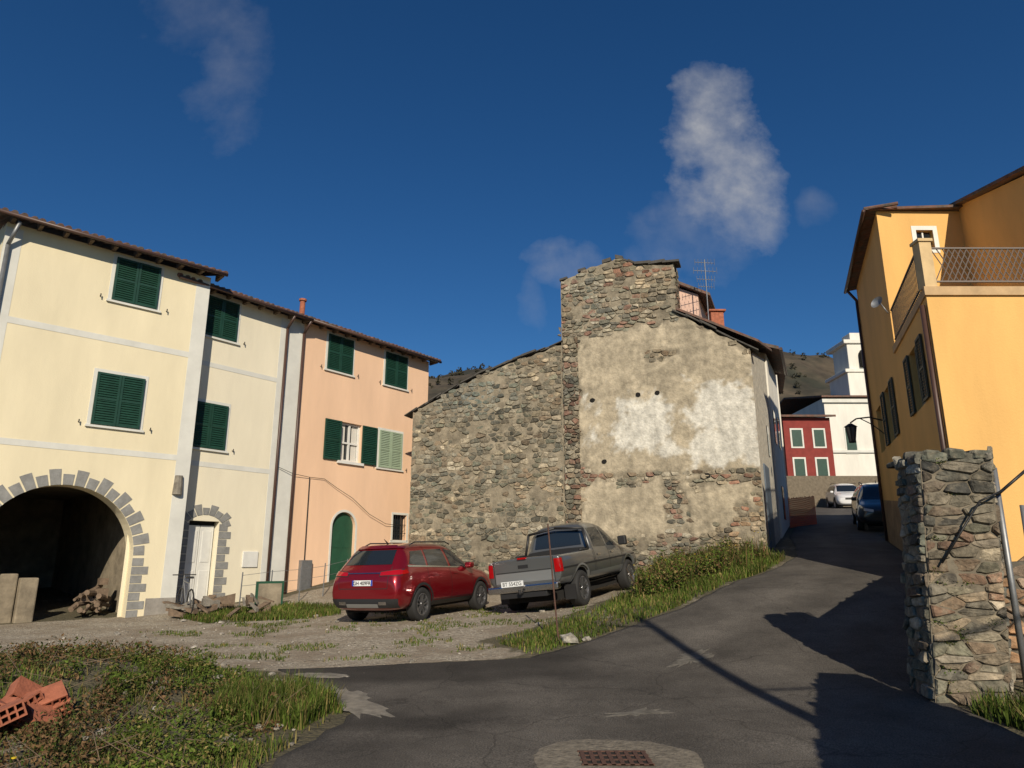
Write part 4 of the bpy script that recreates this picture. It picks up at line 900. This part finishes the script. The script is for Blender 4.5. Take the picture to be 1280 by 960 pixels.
def vehicle(name,ST,paint,pos,heading,WB,track,wr,ww,kind,arch_r,cut=None,scl=1.0):
    E=empty(name); hx,hy=math.sin(heading),math.cos(heading)
    f=(hx,hy); l=(-hy,hx)
    def gz(a,b_): return G(pos[0]+f[0]*a+l[0]*b_,pos[1]+f[1]*a+l[1]*b_)
    off=.022 if kind=='road' else 0.0
    h=WB/2; zc=(gz(h,.7)+gz(h,-.7)+gz(-h,.7)+gz(-h,-.7))/4+off
    F3=Vector((hx,hy,(gz(h,0)-gz(-h,0))/WB)).normalized(); L3=Vector((-hy,hx,(gz(0,.75)-gz(0,-.75))/1.5)); U3=F3.cross(L3).normalized(); L3=U3.cross(F3)
    s=scl
    E.matrix_world=Matrix(((F3.x*s,L3.x*s,U3.x*s,pos[0]),(F3.y*s,L3.y*s,U3.y*s,pos[1]),(F3.z*s,L3.z*s,U3.z*s,zc-.015),(0,0,0,1)))
    vs=[];rings=[]
    for (x,wl,wm,wb,zb,zm,zbl,wro,zre,zr) in ST:
        half=[(0,zb),(wl*.85,zb),(wl,zb+.13),(wm,zm),(wb,zbl),(wro,zre),(wro*.72,zr),(0,zr+.018)]
        ids=[]
        for k,(y_,z_) in enumerate(half): ids.append(len(vs)); vs.append((x,-y_,z_))
        for k in range(6,0,-1): ids.append(len(vs)); vs.append((x,half[k][0],half[k][1]))
        rings.append(ids)
    n=14; fs=[]
    for i in range(len(rings)-1):
        for k in range(n): fs.append((rings[i][k],rings[i][(k+1)%n],rings[i+1][(k+1)%n],rings[i+1][k]))
    for rg in(rings[0],rings[-1]):
        fs.append((rg[0],rg[1],rg[13]))
        for k in range(1,6): fs.append((rg[k],rg[k+1],rg[13-k],rg[14-k]))
        fs.append((rg[6],rg[7],rg[8]))
    b=MB(); b.add(vs,fs); body=b.build('body',[paint,M['black']],E,smooth=True)
    ss=body.modifiers.new('s','SUBSURF'); ss.levels=3; ss.render_levels=3
    b=MB()
    for x in(-WB/2,WB/2):
        for s_ in(-1,1): b.cyl((x,s_*(track/2-.22),wr),(x,s_*1.3,wr),arch_r,n=40)
    c=b.build('cut',[M['black']]); c.matrix_world=Matrix.Identity(4)
    body.parent=None; body.matrix_world=Matrix.Identity(4)
    mo=body.modifiers.new('b','BOOLEAN'); mo.object=c; mo.operation='DIFFERENCE'; mo.solver='EXACT'
    try: mo.material_mode='TRANSFER'
    except Exception: pass
    c2=None
    if cut:
        b=MB(); b.box(WORLD,cut[0],cut[1],cut[4],cut[5],cut[2],cut[3]); c2=b.build('cut2',[M['black']])
        mo=body.modifiers.new('b2','BOOLEAN'); mo.object=c2; mo.operation='DIFFERENCE'; mo.solver='EXACT'
        try: mo.material_mode='TRANSFER'
        except Exception: pass
    bpy.context.view_layer.update(); dg=bpy.context.evaluated_depsgraph_get()
    me=bpy.data.meshes.new_from_object(body.evaluated_get(dg)); body.modifiers.clear(); body.data=me
    for c_ in(c,c2):
        if c_: bpy.data.objects.remove(c_)
    try:
        me.shade_smooth(); me.set_sharp_from_angle(angle=math.radians(40))
    except Exception: pass
    body.parent=E
    bv=BVHTree.FromPolygons([v.co.copy() for v in me.vertices],[tuple(p.vertices) for p in me.polygons])
    DIRS={'R':(Vector((1,0,0)),lambda a,z:Vector((-5,a,z))),'F':(Vector((-1,0,0)),lambda a,z:Vector((5,a,z))),'L':(Vector((0,-1,0)),lambda a,z:Vector((a,4,z))),'S':(Vector((0,1,0)),lambda a,z:Vector((a,-4,z))),'T':(Vector((0,0,-1)),lambda a,z:Vector((a,z,4)))}
    def strip(nm,mode,fn,nu,nv,offs,m):
        d,org=DIRS[mode]; vv=[];ok=[]
        for i in range(nu+1):
            for j in range(nv+1):
                a,z=fn(i/nu,j/nv); h_=bv.ray_cast(org(a,z),d)
                if h_[0] is None: vv.append((0,0,0));ok.append(False)
                else:
                    nn=h_[1]; nn=nn if nn.dot(d)<0 else -nn
                    vv.append(tuple(h_[0]+nn*offs)); ok.append(True)
        ff=[]
        for i in range(nu):
            for j in range(nv):
                q=(i*(nv+1)+j,(i+1)*(nv+1)+j,(i+1)*(nv+1)+j+1,i*(nv+1)+j+1)
                if all(ok[k] for k in q):
                    if max((Vector(vv[q[k]])-Vector(vv[q[(k+1)%4]])).length for k in range(4))<.45: ff.append(q)
        bb_=MB(); bb_.add(vv,ff); return bb_.build(nm,[m],E,smooth=True)
    def quad(nm,mode,c4,offs,m,nu=10,nv=6):
        def fn(u,v):
            a=[c4[0][k]*(1-u)+c4[1][k]*u for k in(0,1)]; b_=[c4[3][k]*(1-u)+c4[2][k]*u for k in(0,1)]
            return (a[0]*(1-v)+b_[0]*v,a[1]*(1-v)+b_[1]*v)
        return strip(nm,mode,fn,nu,nv,offs,m)
    def line(nm,mode,p,q,w,m=None,offs=.003):
        dx=q[0]-p[0];dz=q[1]-p[1];l_=math.hypot(dx,dz);nx_,nz_=-dz/l_*w/2,dx/l_*w/2
        quad(nm,mode,[(p[0]-nx_,p[1]-nz_),(q[0]-nx_,q[1]-nz_),(q[0]+nx_,q[1]+nz_),(p[0]+nx_,p[1]+nz_)],offs,m or M['black'],14,1)
    for x in(-WB/2,WB/2):
        for s_,nm in((-1,'r'),(1,'l')): wheel(E,x,s_*(track/2),wr,ww,wr*.66,s_,'wheel_%s_%s'%('front' if x>0 else 'rear',nm))
    b=MB(); b.box(WORLD,ST[0][0]+.3,ST[-1][0]-.3,.22,.4,-.6,.6)
    for x in(-WB/2,WB/2): b.cyl((x,-track/2+.1,wr),(x,track/2-.1,wr),.05)
    b.build('chassis',[M['void']],E)
    return E,quad,line,strip
def lettering(E,txt,loc,size,m):
    cu=bpy.data.curves.new('plate_text','FONT'); cu.body=txt; cu.size=size; cu.align_x='CENTER'; cu.align_y='CENTER'; cu.extrude=.001; cu.materials.append(m)
    o=bpy.data.objects.new('plate_text',cu); scene.collection.objects.link(o); o.parent=E
    o.matrix_local=Matrix(((0,0,-1,loc[0]),(-1,0,0,loc[1]),(0,1,0,loc[2]),(0,0,0,1)))
SUV=[(-2.26,.70,.78,.74,.42,.58,.80,.66,.85,.87),(-2.22,.78,.85,.80,.34,.60,.86,.70,.95,.98),(-2.14,.84,.90,.85,.28,.62,.96,.70,1.10,1.14),(-2.0,.88,.92,.875,.25,.64,1.04,.69,1.24,1.28),(-1.74,.89,.925,.885,.25,.64,1.07,.655,1.50,1.58),(-1.60,.89,.925,.885,.25,.64,1.07,.645,1.54,1.615),(-1.0,.89,.925,.885,.25,.64,1.05,.635,1.56,1.645),
(-.2,.89,.925,.885,.25,.62,1.02,.63,1.56,1.65),(.3,.89,.925,.885,.25,.62,1.01,.63,1.52,1.61),(.75,.89,.925,.885,.25,.62,1.0,.67,1.27,1.35),(1.15,.89,.925,.87,.25,.62,.98,.74,1.03,1.07),(1.7,.88,.92,.84,.25,.62,.93,.70,.98,1.01),(2.05,.84,.88,.76,.27,.60,.84,.62,.88,.90),(2.2,.74,.78,.66,.32,.55,.74,.52,.77,.79),(2.25,.64,.68,.58,.4,.55,.68,.46,.71,.72)]
def dress_suv(E,quad,line,strip,paint,wr,WB,plate):
    g=M['glass']
    for sd in('S','L'):
        quad('front_side_glass',sd,[(-.02,1.09),(.83,1.06),(.38,1.45),(-.06,1.50)],.006,g)
        quad('rear_side_glass',sd,[(-1.0,1.12),(-.12,1.09),(-.16,1.50),(-.95,1.49)],.006,g)
        quad('quarter_glass',sd,[(-1.72,1.20),(-1.08,1.13),(-1.03,1.48),(-1.5,1.46)],.006,g)
        quad('window_trim',sd,[(-1.78,1.14),(.95,1.035),(.95,1.06),(-1.78,1.18)],.007,M['chrome'],24,1)
        for p,q in(((-1.04,.42),(-1.06,1.1)),((-.09,.42),(-.09,1.07)),((.95,.45),(.92,1.02)),((-1.04,.42),(.95,.42))): line('door_gap',sd,p,q,.012)
        quad('sill_cladding',sd,[(-1.0,.25),(1.0,.25),(1.0,.40),(-1.0,.40)],.012,M['black'],20,3)
        for x in(-WB/2,WB/2):
            strip('arch_cladding',sd,lambda u,v,x=x:(x+(.40+.055*v)*math.cos(math.pi*(u*1.16-.08)),wr+(.40+.055*v)*math.sin(math.pi*(u*1.16-.08))),28,2,.014,M['black'])
        for x in(-.92,.02): quad('door_handle',sd,[(x,.93),(x+.2,.925),(x+.2,.955),(x,.96)],.022,paint,6,2)
    quad('rear_glass','R',[(-.60,1.20),(.60,1.20),(.53,1.50),(-.53,1.50)],.006,g,16,8)
    quad('rear_spoiler','R',[(-.60,1.515),(.60,1.515),(.56,1.58),(-.56,1.58)],.03,paint,12,2)
    quad('windscreen','F',[(-.66,1.12),(.66,1.12),(.56,1.52),(-.56,1.52)],.006,g,16,8)
    for s_ in(-1,1):
        quad('tail_lamp','R',[(s_*.42,.98),(s_*.83,.99),(s_*.80,1.09),(s_*.42,1.05)],.012,M['taillamp'],12,4)
        quad('tail_lamp_surround','R',[(s_*.40,.965),(s_*.85,.975),(s_*.82,1.105),(s_*.40,1.065)],.006,M['black'],12,4)
        sd='L' if s_>0 else 'S'
        quad('tail_lamp_side',sd,[(-2.08,.99),(-1.80,1.01),(-1.85,1.08),(-2.05,1.08)],.012,M['taillamp'],8,4)
        quad('headlamp','F',[(s_*.40,.72),(s_*.70,.76),(s_*.68,.84),(s_*.40,.80)],.01,M['clearlamp'],8,4)
        quad('exhaust','R',[(s_*.42,.40),(s_*.60,.40),(s_*.60,.46),(s_*.42,.46)],.02,M['chrome'],4,2)
        line('tailgate_gap','R',(s_*.62,.72),(s_*.64,1.16),.012)
    line('tailgate_gap_low','R',(-.62,.72),(.62,.72),.014)
    line('tailgate_chrome','R',(-.42,1.03),(.42,1.03),.02,M['chrome'],.012)
    quad('rear_lower_cladding','R',[(-.80,.34),(.80,.34),(.84,.52),(-.84,.52)],.014,M['black'],20,4)
    quad('skid_plate','R',[(-.4,.35),(.4,.35),(.4,.42),(-.4,.42)],.022,M['silverpaint'],8,2)
    quad('front_grille','F',[(-.42,.62),(.42,.62),(.42,.74),(-.42,.74)],.012,M['black'],8,2)
    quad('number_plate','R',[(-.26,.78),(.26,.78),(.26,.89),(-.26,.89)],.012,M['plate'],6,3)
    quad('plate_left','R',[(.22,.78),(.26,.78),(.26,.89),(.22,.89)],.015,M['blue'],2,2)
    quad('plate_right','R',[(-.26,.78),(-.22,.78),(-.22,.89),(-.26,.89)],.015,M['blue'],2,2)
    b=MB()
    for s_ in(-1,1): b.box(WORLD,.62,.82,1.04,1.18,s_*.93-.09,s_*.93+.09)
    b.build('mirrors',[paint],E,bevel=.04)
    b=MB()
    for s_ in(-1,1): b.tube([(-1.4,s_*.60,1.60),(-1.2,s_*.60,1.665),(.1,s_*.60,1.665),(.3,s_*.60,1.61)],.015,8)
    b.build('roof_rails',[M['black']],E,smooth=True)
    b=MB(); b.cyl((-1.35,0,1.64),(-1.5,0,1.74),.02,.006); b.build('roof_antenna',[M['black']],E)
    if plate: lettering(E,plate,(-2.285,0,.835),.105,M['text'])
E,q_,l_,s_=vehicle('red_suv_car',SUV,M['redpaint'],(-2.15,17.35),math.radians(25.5),2.68,1.60,.35,.235,'lot',.385)
dress_suv(E,q_,l_,s_,M['redpaint'],.35,2.68,'GH 409FR')
E,q_,l_,s_=vehicle('dark_parked_car',SUV,M['darkpaint'],(13.95,26.9),math.radians(203),2.68,1.60,.34,.22,'road',.39)
dress_suv(E,q_,l_,s_,M['darkpaint'],.34,2.68,'')
E,q_,l_,s_=vehicle('white_parked_car',SUV,M['whitepaint'],(21.7,46.0),math.radians(195),2.68,1.60,.34,.22,'road',.39)
dress_suv(E,q_,l_,s_,M['whitepaint'],.34,2.68,'')
TR=[(-2.46,.80,.84,.82,.56,.80,1.08,.80,1.11,1.12),(-2.45,.84,.87,.85,.54,.80,1.09,.83,1.13,1.14),(-2.3,.85,.88,.86,.50,.80,1.10,.84,1.14,1.15),(-1.5,.85,.885,.865,.48,.80,1.10,.84,1.14,1.15),(-.78,.85,.885,.865,.46,.80,1.10,.84,1.14,1.15),(-.66,.85,.885,.865,.45,.80,1.10,.78,1.18,1.20),
(-.60,.85,.885,.865,.45,.80,1.10,.70,1.55,1.60),(-.52,.85,.885,.865,.45,.80,1.10,.675,1.68,1.75),(-.2,.85,.885,.865,.44,.80,1.09,.66,1.70,1.79),(.45,.85,.885,.865,.44,.80,1.08,.66,1.68,1.77),(.85,.85,.885,.865,.44,.80,1.07,.69,1.45,1.52),(1.25,.85,.885,.86,.44,.80,1.06,.75,1.15,1.18),(1.8,.85,.885,.84,.46,.78,1.02,.72,1.08,1.10),(2.2,.84,.87,.80,.48,.75,.95,.66,.99,1.01),(2.38,.78,.80,.72,.5,.7,.87,.58,.90,.91),(2.42,.70,.72,.64,.54,.68,.80,.5,.83,.84)]
E,quad,line,strip=vehicle('pickup_truck',TR,M['greypaint'],(1.62,18.2),math.radians(29),2.96,1.52,.37,.26,'lot',.44,cut=(-2.39,-.70,-.76,.76,.70,1.6),scl=1.05)
g=M['glass']
for sd in('S','L'):
    quad('front_glass',sd,[(.33,1.16),(1.02,1.13),(.62,1.58),(.29,1.62)],.006,g); quad('rear_glass_side',sd,[(-.50,1.18),(.22,1.16),(.19,1.62),(-.44,1.62)],.006,g)
    for p,q in(((-.58,.55),(-.60,1.15)),((.27,.50),(.27,1.14)),((1.12,.55),(1.10,1.10)),((-.66,.52),(-.67,1.1))): line('door_gap',sd,p,q,.014)
    quad('sill_band',sd,[(-.95,.47),(1.0,.47),(1.0,.66),(-.95,.66)],.010,M['silverpaint'],20,3)
    quad('side_step',sd,[(-.85,.44),(.95,.44),(.95,.50),(-.85,.50)],.06,M['black'],20,2)
    quad('bed_lower',sd,[(-2.42,.56),(-1.95,.56),(-1.95,.68),(-2.42,.68)],.010,M['silverpaint'],8,2)
    for x in(-1.48,1.48):
        strip('wheel_flare',sd,lambda u,v,x=x:(x+(.435+.085*v)*math.cos(math.pi*(u*1.12-.06)),.37+(.435+.085*v)*math.sin(math.pi*(u*1.12-.06))),28,2,.03,M['silverpaint'])
    for x in(-.45,.40): quad('door_handle',sd,[(x,.98),(x+.17,.98),(x+.17,1.02),(x,1.02)],.02,M['chrome'],5,2)
    line('waist_trim',sd,(-2.4,.86),(2.1,.86),.035,M['black'],.008)
    s_=1 if sd=='L' else -1
    quad('tail_lamp','R',[(s_*.73,.80),(s_*.85,.80),(s_*.84,1.07),(s_*.73,1.07)],.014,M['taillamp'],4,6)
    quad('tail_lamp_side',sd,[(-2.44,.80),(-2.36,.80),(-2.36,1.07),(-2.44,1.07)],.012,M['taillamp'],3,5)
    line('tailgate_gap','R',(s_*.71,.62),(s_*.71,1.12),.014)
    quad('headlamp','F',[(s_*.45,.78),(s_*.72,.80),(s_*.70,.92),(s_*.45,.9)],.01,M['clearlamp'])
quad('windscreen','F',[(-.68,1.22),(.68,1.22),(.60,1.68),(-.60,1.68)],.006,g,16,8)
quad('cab_rear_glass','R',[(-.60,1.26),(.60,1.26),(.54,1.60),(-.54,1.60)],.008,g,16,8)
quad('tailgate_handle','R',[(-.12,.94),(.12,.94),(.12,1.01),(-.12,1.01)],.012,M['black'],4,2)
quad('tailgate_panel','R',[(-.69,.66),(.69,.66),(.69,.86),(-.69,.86)],.006,M['silverpaint'],14,6)
line('tailgate_crease','R',(-.66,.88),(.66,.88),.012,M['black'],.008)
b=MB(); b.box(WORLD,-2.64,-2.48,.47,.62,-.84,.84); b.build('rear_bumper',[M['chrome']],E,bevel=.035)
b=MB(); b.box(WORLD,-2.60,-2.40,.36,.46,-.55,.55); b.cyl((-2.75,0,.46),(-2.45,0,.46),.025); b.cyl((-2.74,0,.46),(-2.74,0,.54),.028); b.build('tow_bar',[M['black']],E,bevel=.01)
b=MB(); b.box(WORLD,-2.665,-2.645,.60,.71,-.06,.46); b.build('number_plate',[M['plate']],E)
lettering(E,'BT 554ZG',(-2.668,.20,.655),.105,M['text'])
b=MB(); b.box(WORLD,-2.50,-2.44,1.125,1.16,-.1,.1); b.build('high_stop_lamp',[M['taillamp']],E)
b=MB()
for s_ in(-1,1): b.tube([(-.78,s_*.80,1.15),(-.70,s_*.70,1.62),(-.70,0,1.70)],.03,10); b.tube([(-.78,s_*.80,1.15),(-1.25,s_*.80,1.16)],.025,8)
b.build('roll_bar',[M['black']],E,smooth=True)
b=MB()
for s_ in(-1,1): b.box(WORLD,.92,1.06,1.12,1.34,s_*.98-.11,s_*.98+.10)
b.build('mirrors',[M['black']],E,bevel=.03)
b=MB()
for s_ in(-1,1): b.box(WORLD,-1.98,-1.95,.2,.5,s_*.78-.13,s_*.78+.13)
b.build('mud_flaps',[M['black']],E)

# ------------------------------------------------------------------ far street
NB=empty('orange_barrier_net'); b=MB()
p0=Vector((10.9,27.9));p1=Vector((12.35,28.9))
for i in range(26):
    t=i/25;q=p0.lerp(p1,t); z_=G(q.x,q.y); b.cyl((q.x,q.y,z_),(q.x,q.y,z_+1.15+.08*nz(i*.7,0)),.015,n=4)
for j in range(14):
    b.tube([(*p0.lerp(p1,t),G(*p0.lerp(p1,t))+.05+j*.08+.03*math.sin(t*9)) for t in np.linspace(0,1,12)],.015,4)
b.build('net',[M['net']],NB)
def block(name,x0,x1,y0,y1,zt,m,roofm='tile',rise=1.2,wins=()):
    E=empty(name); b=MB(); zb=min(G(x0,y0),G(x1,y0))-1; b.box(WORLD,x0,x1,zb,zt,y0,y1); b.build('walls',[M[m]],E)
    b=MB(); ym=(y0+y1)/2
    b.add([(x0-.3,y0-.4,zt),(x1+.3,y0-.4,zt),(x1+.3,ym,zt+rise),(x0-.3,ym,zt+rise),(x0-.3,y1+.4,zt),(x1+.3,y1+.4,zt)]+[(x0-.3,y0-.4,zt+.15),(x1+.3,y0-.4,zt+.15),(x1+.3,ym,zt+rise+.15),(x0-.3,ym,zt+rise+.15),(x0-.3,y1+.4,zt+.15),(x1+.3,y1+.4,zt+.15)],
     [(0,1,2,3),(3,2,5,4),(6,9,8,7),(9,10,11,8),(0,6,7,1),(4,5,11,10),(0,3,9,6),(3,4,10,9),(1,7,8,2),(2,8,11,5)])
    b.build('roof',[M[roofm]],E)
    b=MB()
    for (xc,zc,w,h) in wins: b.box(WORLD,xc-w/2,xc+w/2,zc-h/2,zc+h/2,y0-.06,y0+.02)
    if wins: b.build('windows',[M['shut']],E)
    b=MB()
    for (xc,zc,w,h) in wins: b.box(WORLD,xc-w/2-.12,xc+w/2+.12,zc-h/2-.12,zc+h/2+.12,y0-.03,y0+.02)
    if wins: b.build('window_surrounds',[M['band']],E)
    return E
block('red_house',19.6,23.0,49.8,57,11.5,'redbld',rise=.7,wins=[(20.5,10.0,.7,1.2),(22.1,10.0,.7,1.2),(20.5,7.9,.7,1.2),(22.1,7.9,.7,1.2)])
block('grey_house',17.4,19.2,51,58,11.3,'plinth',rise=.6)
block('town_house',-2,8,44,52,11.0,'cream2',wins=[(0,9,.9,1.4),(3,9,.9,1.4),(6,9,.9,1.4)])
CH=block('church',26.0,34.4,57,72,14.6,'white',rise=1.6,wins=[(27.9,11.0,.8,2.0)])
b=MB(); ox=1.0
for (x0,x1,z0,z1) in((27.6,30.8,14.4,17.0),(27.4,31.0,17.0,17.3),(27.9,30.5,17.3,19.6),(27.6,30.8,19.6,19.95),(28.4,30.0,19.95,20.7)): b.box(WORLD,x0+ox,x1+ox,z0,z1,58-(x1-x0-2)*.3,58+(x1-x0))
b.build('bell_tower',[M['white']],CH,bevel=.05)
b=MB(); b.prism(WORLD,[(29.8,17.5),(30.6,17.5),(30.6,18.7),(30.4,19.0),(30.0,19.0),(29.8,18.7)],57.4,58.2)
b.build('belfry_opening',[M['void']],CH)
b=MB(); b.box(WORLD,25.8,34.6,14.2,14.5,56.8,57.0); b.box(WORLD,25.9,34.5,10.0,10.2,56.85,57.0); b.build('cornices',[M['band']],CH)
RT=empty('retaining_wall'); b=MB(); b.box(WORLD,18.6,34,4,7.2,49.0,49.4)
b.c=[(.17,.14,.10)]*len(b.c); b.build('wall',[M['wallbase']],RT)

# hills
b=MB(); hx_=np.linspace(-420,520,170); hy_=np.linspace(110,460,70); vs=[]
for y in hy_:
    for x in hx_:
        t=min(1,max(0,(y-115)/190)); s=t*t*(3-2*t); dn=max(0,(y-310)/150)
        H_=77+6*math.sin(x*.018+.6)+9*nz(x*.012,y*.01,2)+9*math.exp(-((x-145)/55)**2)
        z=9+ (H_-9)*s*(1-.25*dn)+ 6*nz(x*.03,y*.03,4)*s+2.2*nz(x*.10,y*.10,6)+1.2*nz(x*.3,y*.3,7)
        vs.append((x,y,z-(2 if y<115 else 0)))
n=len(hx_); b.add(vs,[(j*n+i,j*n+i+1,(j+1)*n+i+1,(j+1)*n+i) for j in range(len(hy_)-1) for i in range(n-1)])
hill=b.build('hill',[M['hill']],smooth=True,recalc=False)
rnd=random.Random(4); V=[];F=[];Cc=[]
hb=BVHTree.FromPolygons([Vector(v) for v in b.v],b.f)
for i in range(900):
    x=rnd.choice([rnd.uniform(-80,10),rnd.uniform(85,210)]); y=rnd.uniform(215,318)
    if nz(x*.05,y*.05,3)<-.05: continue
    h_=hb.ray_cast(Vector((x,y,300)),Vector((0,0,-1)))
    if h_[0] is None: continue
    z=h_[0].z; r=rnd.uniform(.6,1.5); k=rnd.uniform(.5,1.2)
    for _ in range(18):
        d=Vector((rnd.gauss(0,1),rnd.gauss(0,1),rnd.gauss(0,1))).normalized()*r*rnd.uniform(.4,1); p=Vector((x,y,z+r*.9))+d; u=Vector((rnd.gauss(0,1),rnd.gauss(0,1),rnd.gauss(0,1))).normalized(); w=u.orthogonal().normalized(); s=r*.35
        o=len(V); V+=[tuple(p-u*s),tuple(p+w*s),tuple(p+u*s),tuple(p-w*s)]; F.append((o,o+1,o+2,o+3)); Cc+=[(.040*k,.038*k,.022*k)]*4
me=bpy.data.meshes.new('hillside_trees'); me.from_pydata(V,[],F); setcol(me,Cc); me.materials.append(M['veg']); scene.collection.objects.link(bpy.data.objects.new('hillside_trees',me))

# ------------------------------------------------------------------ world, sun, camera
EL=math.radians(29); AZ=(.11,-.994)
w=bpy.data.worlds.new('World'); scene.world=w; w.use_nodes=True; nt=w.node_tree; N=nt.nodes;L=nt.links
try: w.cycles.sampling_method='MANUAL'; w.cycles.sample_map_resolution=256
except Exception: pass
bg=N['Background']; sky=N.new('ShaderNodeTexSky'); sky.sky_type='NISHITA'; sky.sun_disc=False; sky.sun_elevation=EL; sky.sun_rotation=math.radians(180-6.3); sky.altitude=600; sky.air_density=1.0; sky.dust_density=.1; sky.ozone_density=3.5
hs=N.new('ShaderNodeHueSaturation'); hs.inputs['Saturation'].default_value=1.22; hs.inputs['Value'].default_value=1.0; L.new(sky.outputs[0],hs.inputs['Color'])
tint=N.new('ShaderNodeMix'); tint.data_type='RGBA'; tint.blend_type='MULTIPLY'; tint.inputs['Factor'].default_value=1; L.new(hs.outputs[0],tint.inputs['A']); tint.inputs['B'].default_value=(.62,.80,.93,1)
tc=N.new('ShaderNodeTexCoord'); sep=N.new('ShaderNodeSeparateXYZ'); L.new(tc.outputs['Generated'],sep.inputs[0])
def math_(op,a,b_=None,c_=None,clamp=False):
    m=N.new('ShaderNodeMath'); m.operation=op; m.use_clamp=clamp
    for i,v in enumerate((a,b_,c_)):
        if v is None: continue
        if isinstance(v,(int,float)): m.inputs[i].default_value=v
        else: L.new(v,m.inputs[i])
    return m.outputs[0]
yc=math_('MAXIMUM',sep.outputs['Y'],.05); p=math_('DIVIDE',sep.outputs['X'],yc); q=math_('DIVIDE',sep.outputs['Z'],yc)
cmb=N.new('ShaderNodeCombineXYZ'); L.new(p,cmb.inputs[0]); L.new(q,cmb.inputs[1])
n1=N.new('ShaderNodeTexNoise'); n1.inputs['Scale'].default_value=14; n1.inputs['Detail'].default_value=6; n1.inputs['Roughness'].default_value=.6; L.new(cmb.outputs[0],n1.inputs['Vector'])
nn=math_('SUBTRACT',n1.outputs['Fac'],.5)
n3=N.new('ShaderNodeTexNoise'); n3.inputs['Scale'].default_value=7; n3.inputs['Detail'].default_value=3; L.new(cmb.outputs[0],n3.inputs['Vector'])
s3=N.new('ShaderNodeSeparateColor'); L.new(n3.outputs['Color'],s3.inputs['Color'])
p=math_('ADD',p,math_('MULTIPLY',math_('SUBTRACT',s3.outputs['Red'],.5),.09)); q=math_('ADD',q,math_('MULTIPLY',math_('SUBTRACT',s3.outputs['Green'],.5),.09))
tot=None
for (cp,cq,rp,rq,k) in [(.330,.735,.034,.05,.8),(.325,.665,.045,.07,1.0),(.350,.60,.052,.06,1.0),(.345,.545,.050,.05,.7),(.285,.49,.055,.045,.26),(.085,.447,.036,.018,.40),(.478,.527,.024,.022,.2),(-.47,.79,.04,.09,.20),(-.54,.90,.05,.05,.15),(.03,.385,.014,.03,.2)]:
    a=math_('DIVIDE',math_('SUBTRACT',p,cp),rp); c=math_('DIVIDE',math_('SUBTRACT',q,cq),rq)
    d=math_('ADD',math_('MULTIPLY',a,a),math_('MULTIPLY',c,c)); d=math_('SUBTRACT',1.0,math_('MULTIPLY',d,.30)); d=math_('ADD',d,math_('MULTIPLY',nn,2.6))
    d=math_('MULTIPLY',math_('MULTIPLY',d,.7,clamp=True),k)
    tot=d if tot is None else math_('MAXIMUM',tot,d)
n2=N.new('ShaderNodeTexNoise'); n2.inputs['Scale'].default_value=24; n2.inputs['Detail'].default_value=5; L.new(cmb.outputs[0],n2.inputs['Vector'])
tot=math_('MULTIPLY',tot,math_('ADD',math_('MULTIPLY',n2.outputs['Fac'],1.2),.3),clamp=True)
cm=N.new('ShaderNodeMix'); cm.data_type='RGBA'; L.new(math_('MULTIPLY',tot,.78),cm.inputs['Factor']); L.new(tint.outputs['Result'],cm.inputs['A']); cm.inputs['B'].default_value=(6.2,6.2,6.3,1)
L.new(cm.outputs['Result'],bg.inputs['Color']); bg.inputs['Strength'].default_value=.075
sun=bpy.data.lights.new('sun','SUN'); sun.energy=4.9; sun.angle=math.radians(.5); sun.color=(1,.88,.70)
so=bpy.data.objects.new('sun',sun); scene.collection.objects.link(so)
sd=Vector((AZ[0]*math.cos(EL),AZ[1]*math.cos(EL),math.sin(EL))); so.rotation_euler=(-sd).to_track_quat('-Z','Y').to_euler(); so.location=(5,-30,20)
cam=bpy.data.cameras.new('cam'); cam.sensor_width=36; cam.lens=24.6; cam.clip_end=3000; cam.clip_start=.05
co=bpy.data.objects.new('cam',cam); scene.collection.objects.link(co); co.location=(0,0,1.6); co.rotation_euler=(math.radians(104),0,0); scene.camera=co
scene.view_settings.view_transform='Standard'; scene.view_settings.look='None'; scene.view_settings.exposure=0
print('done')
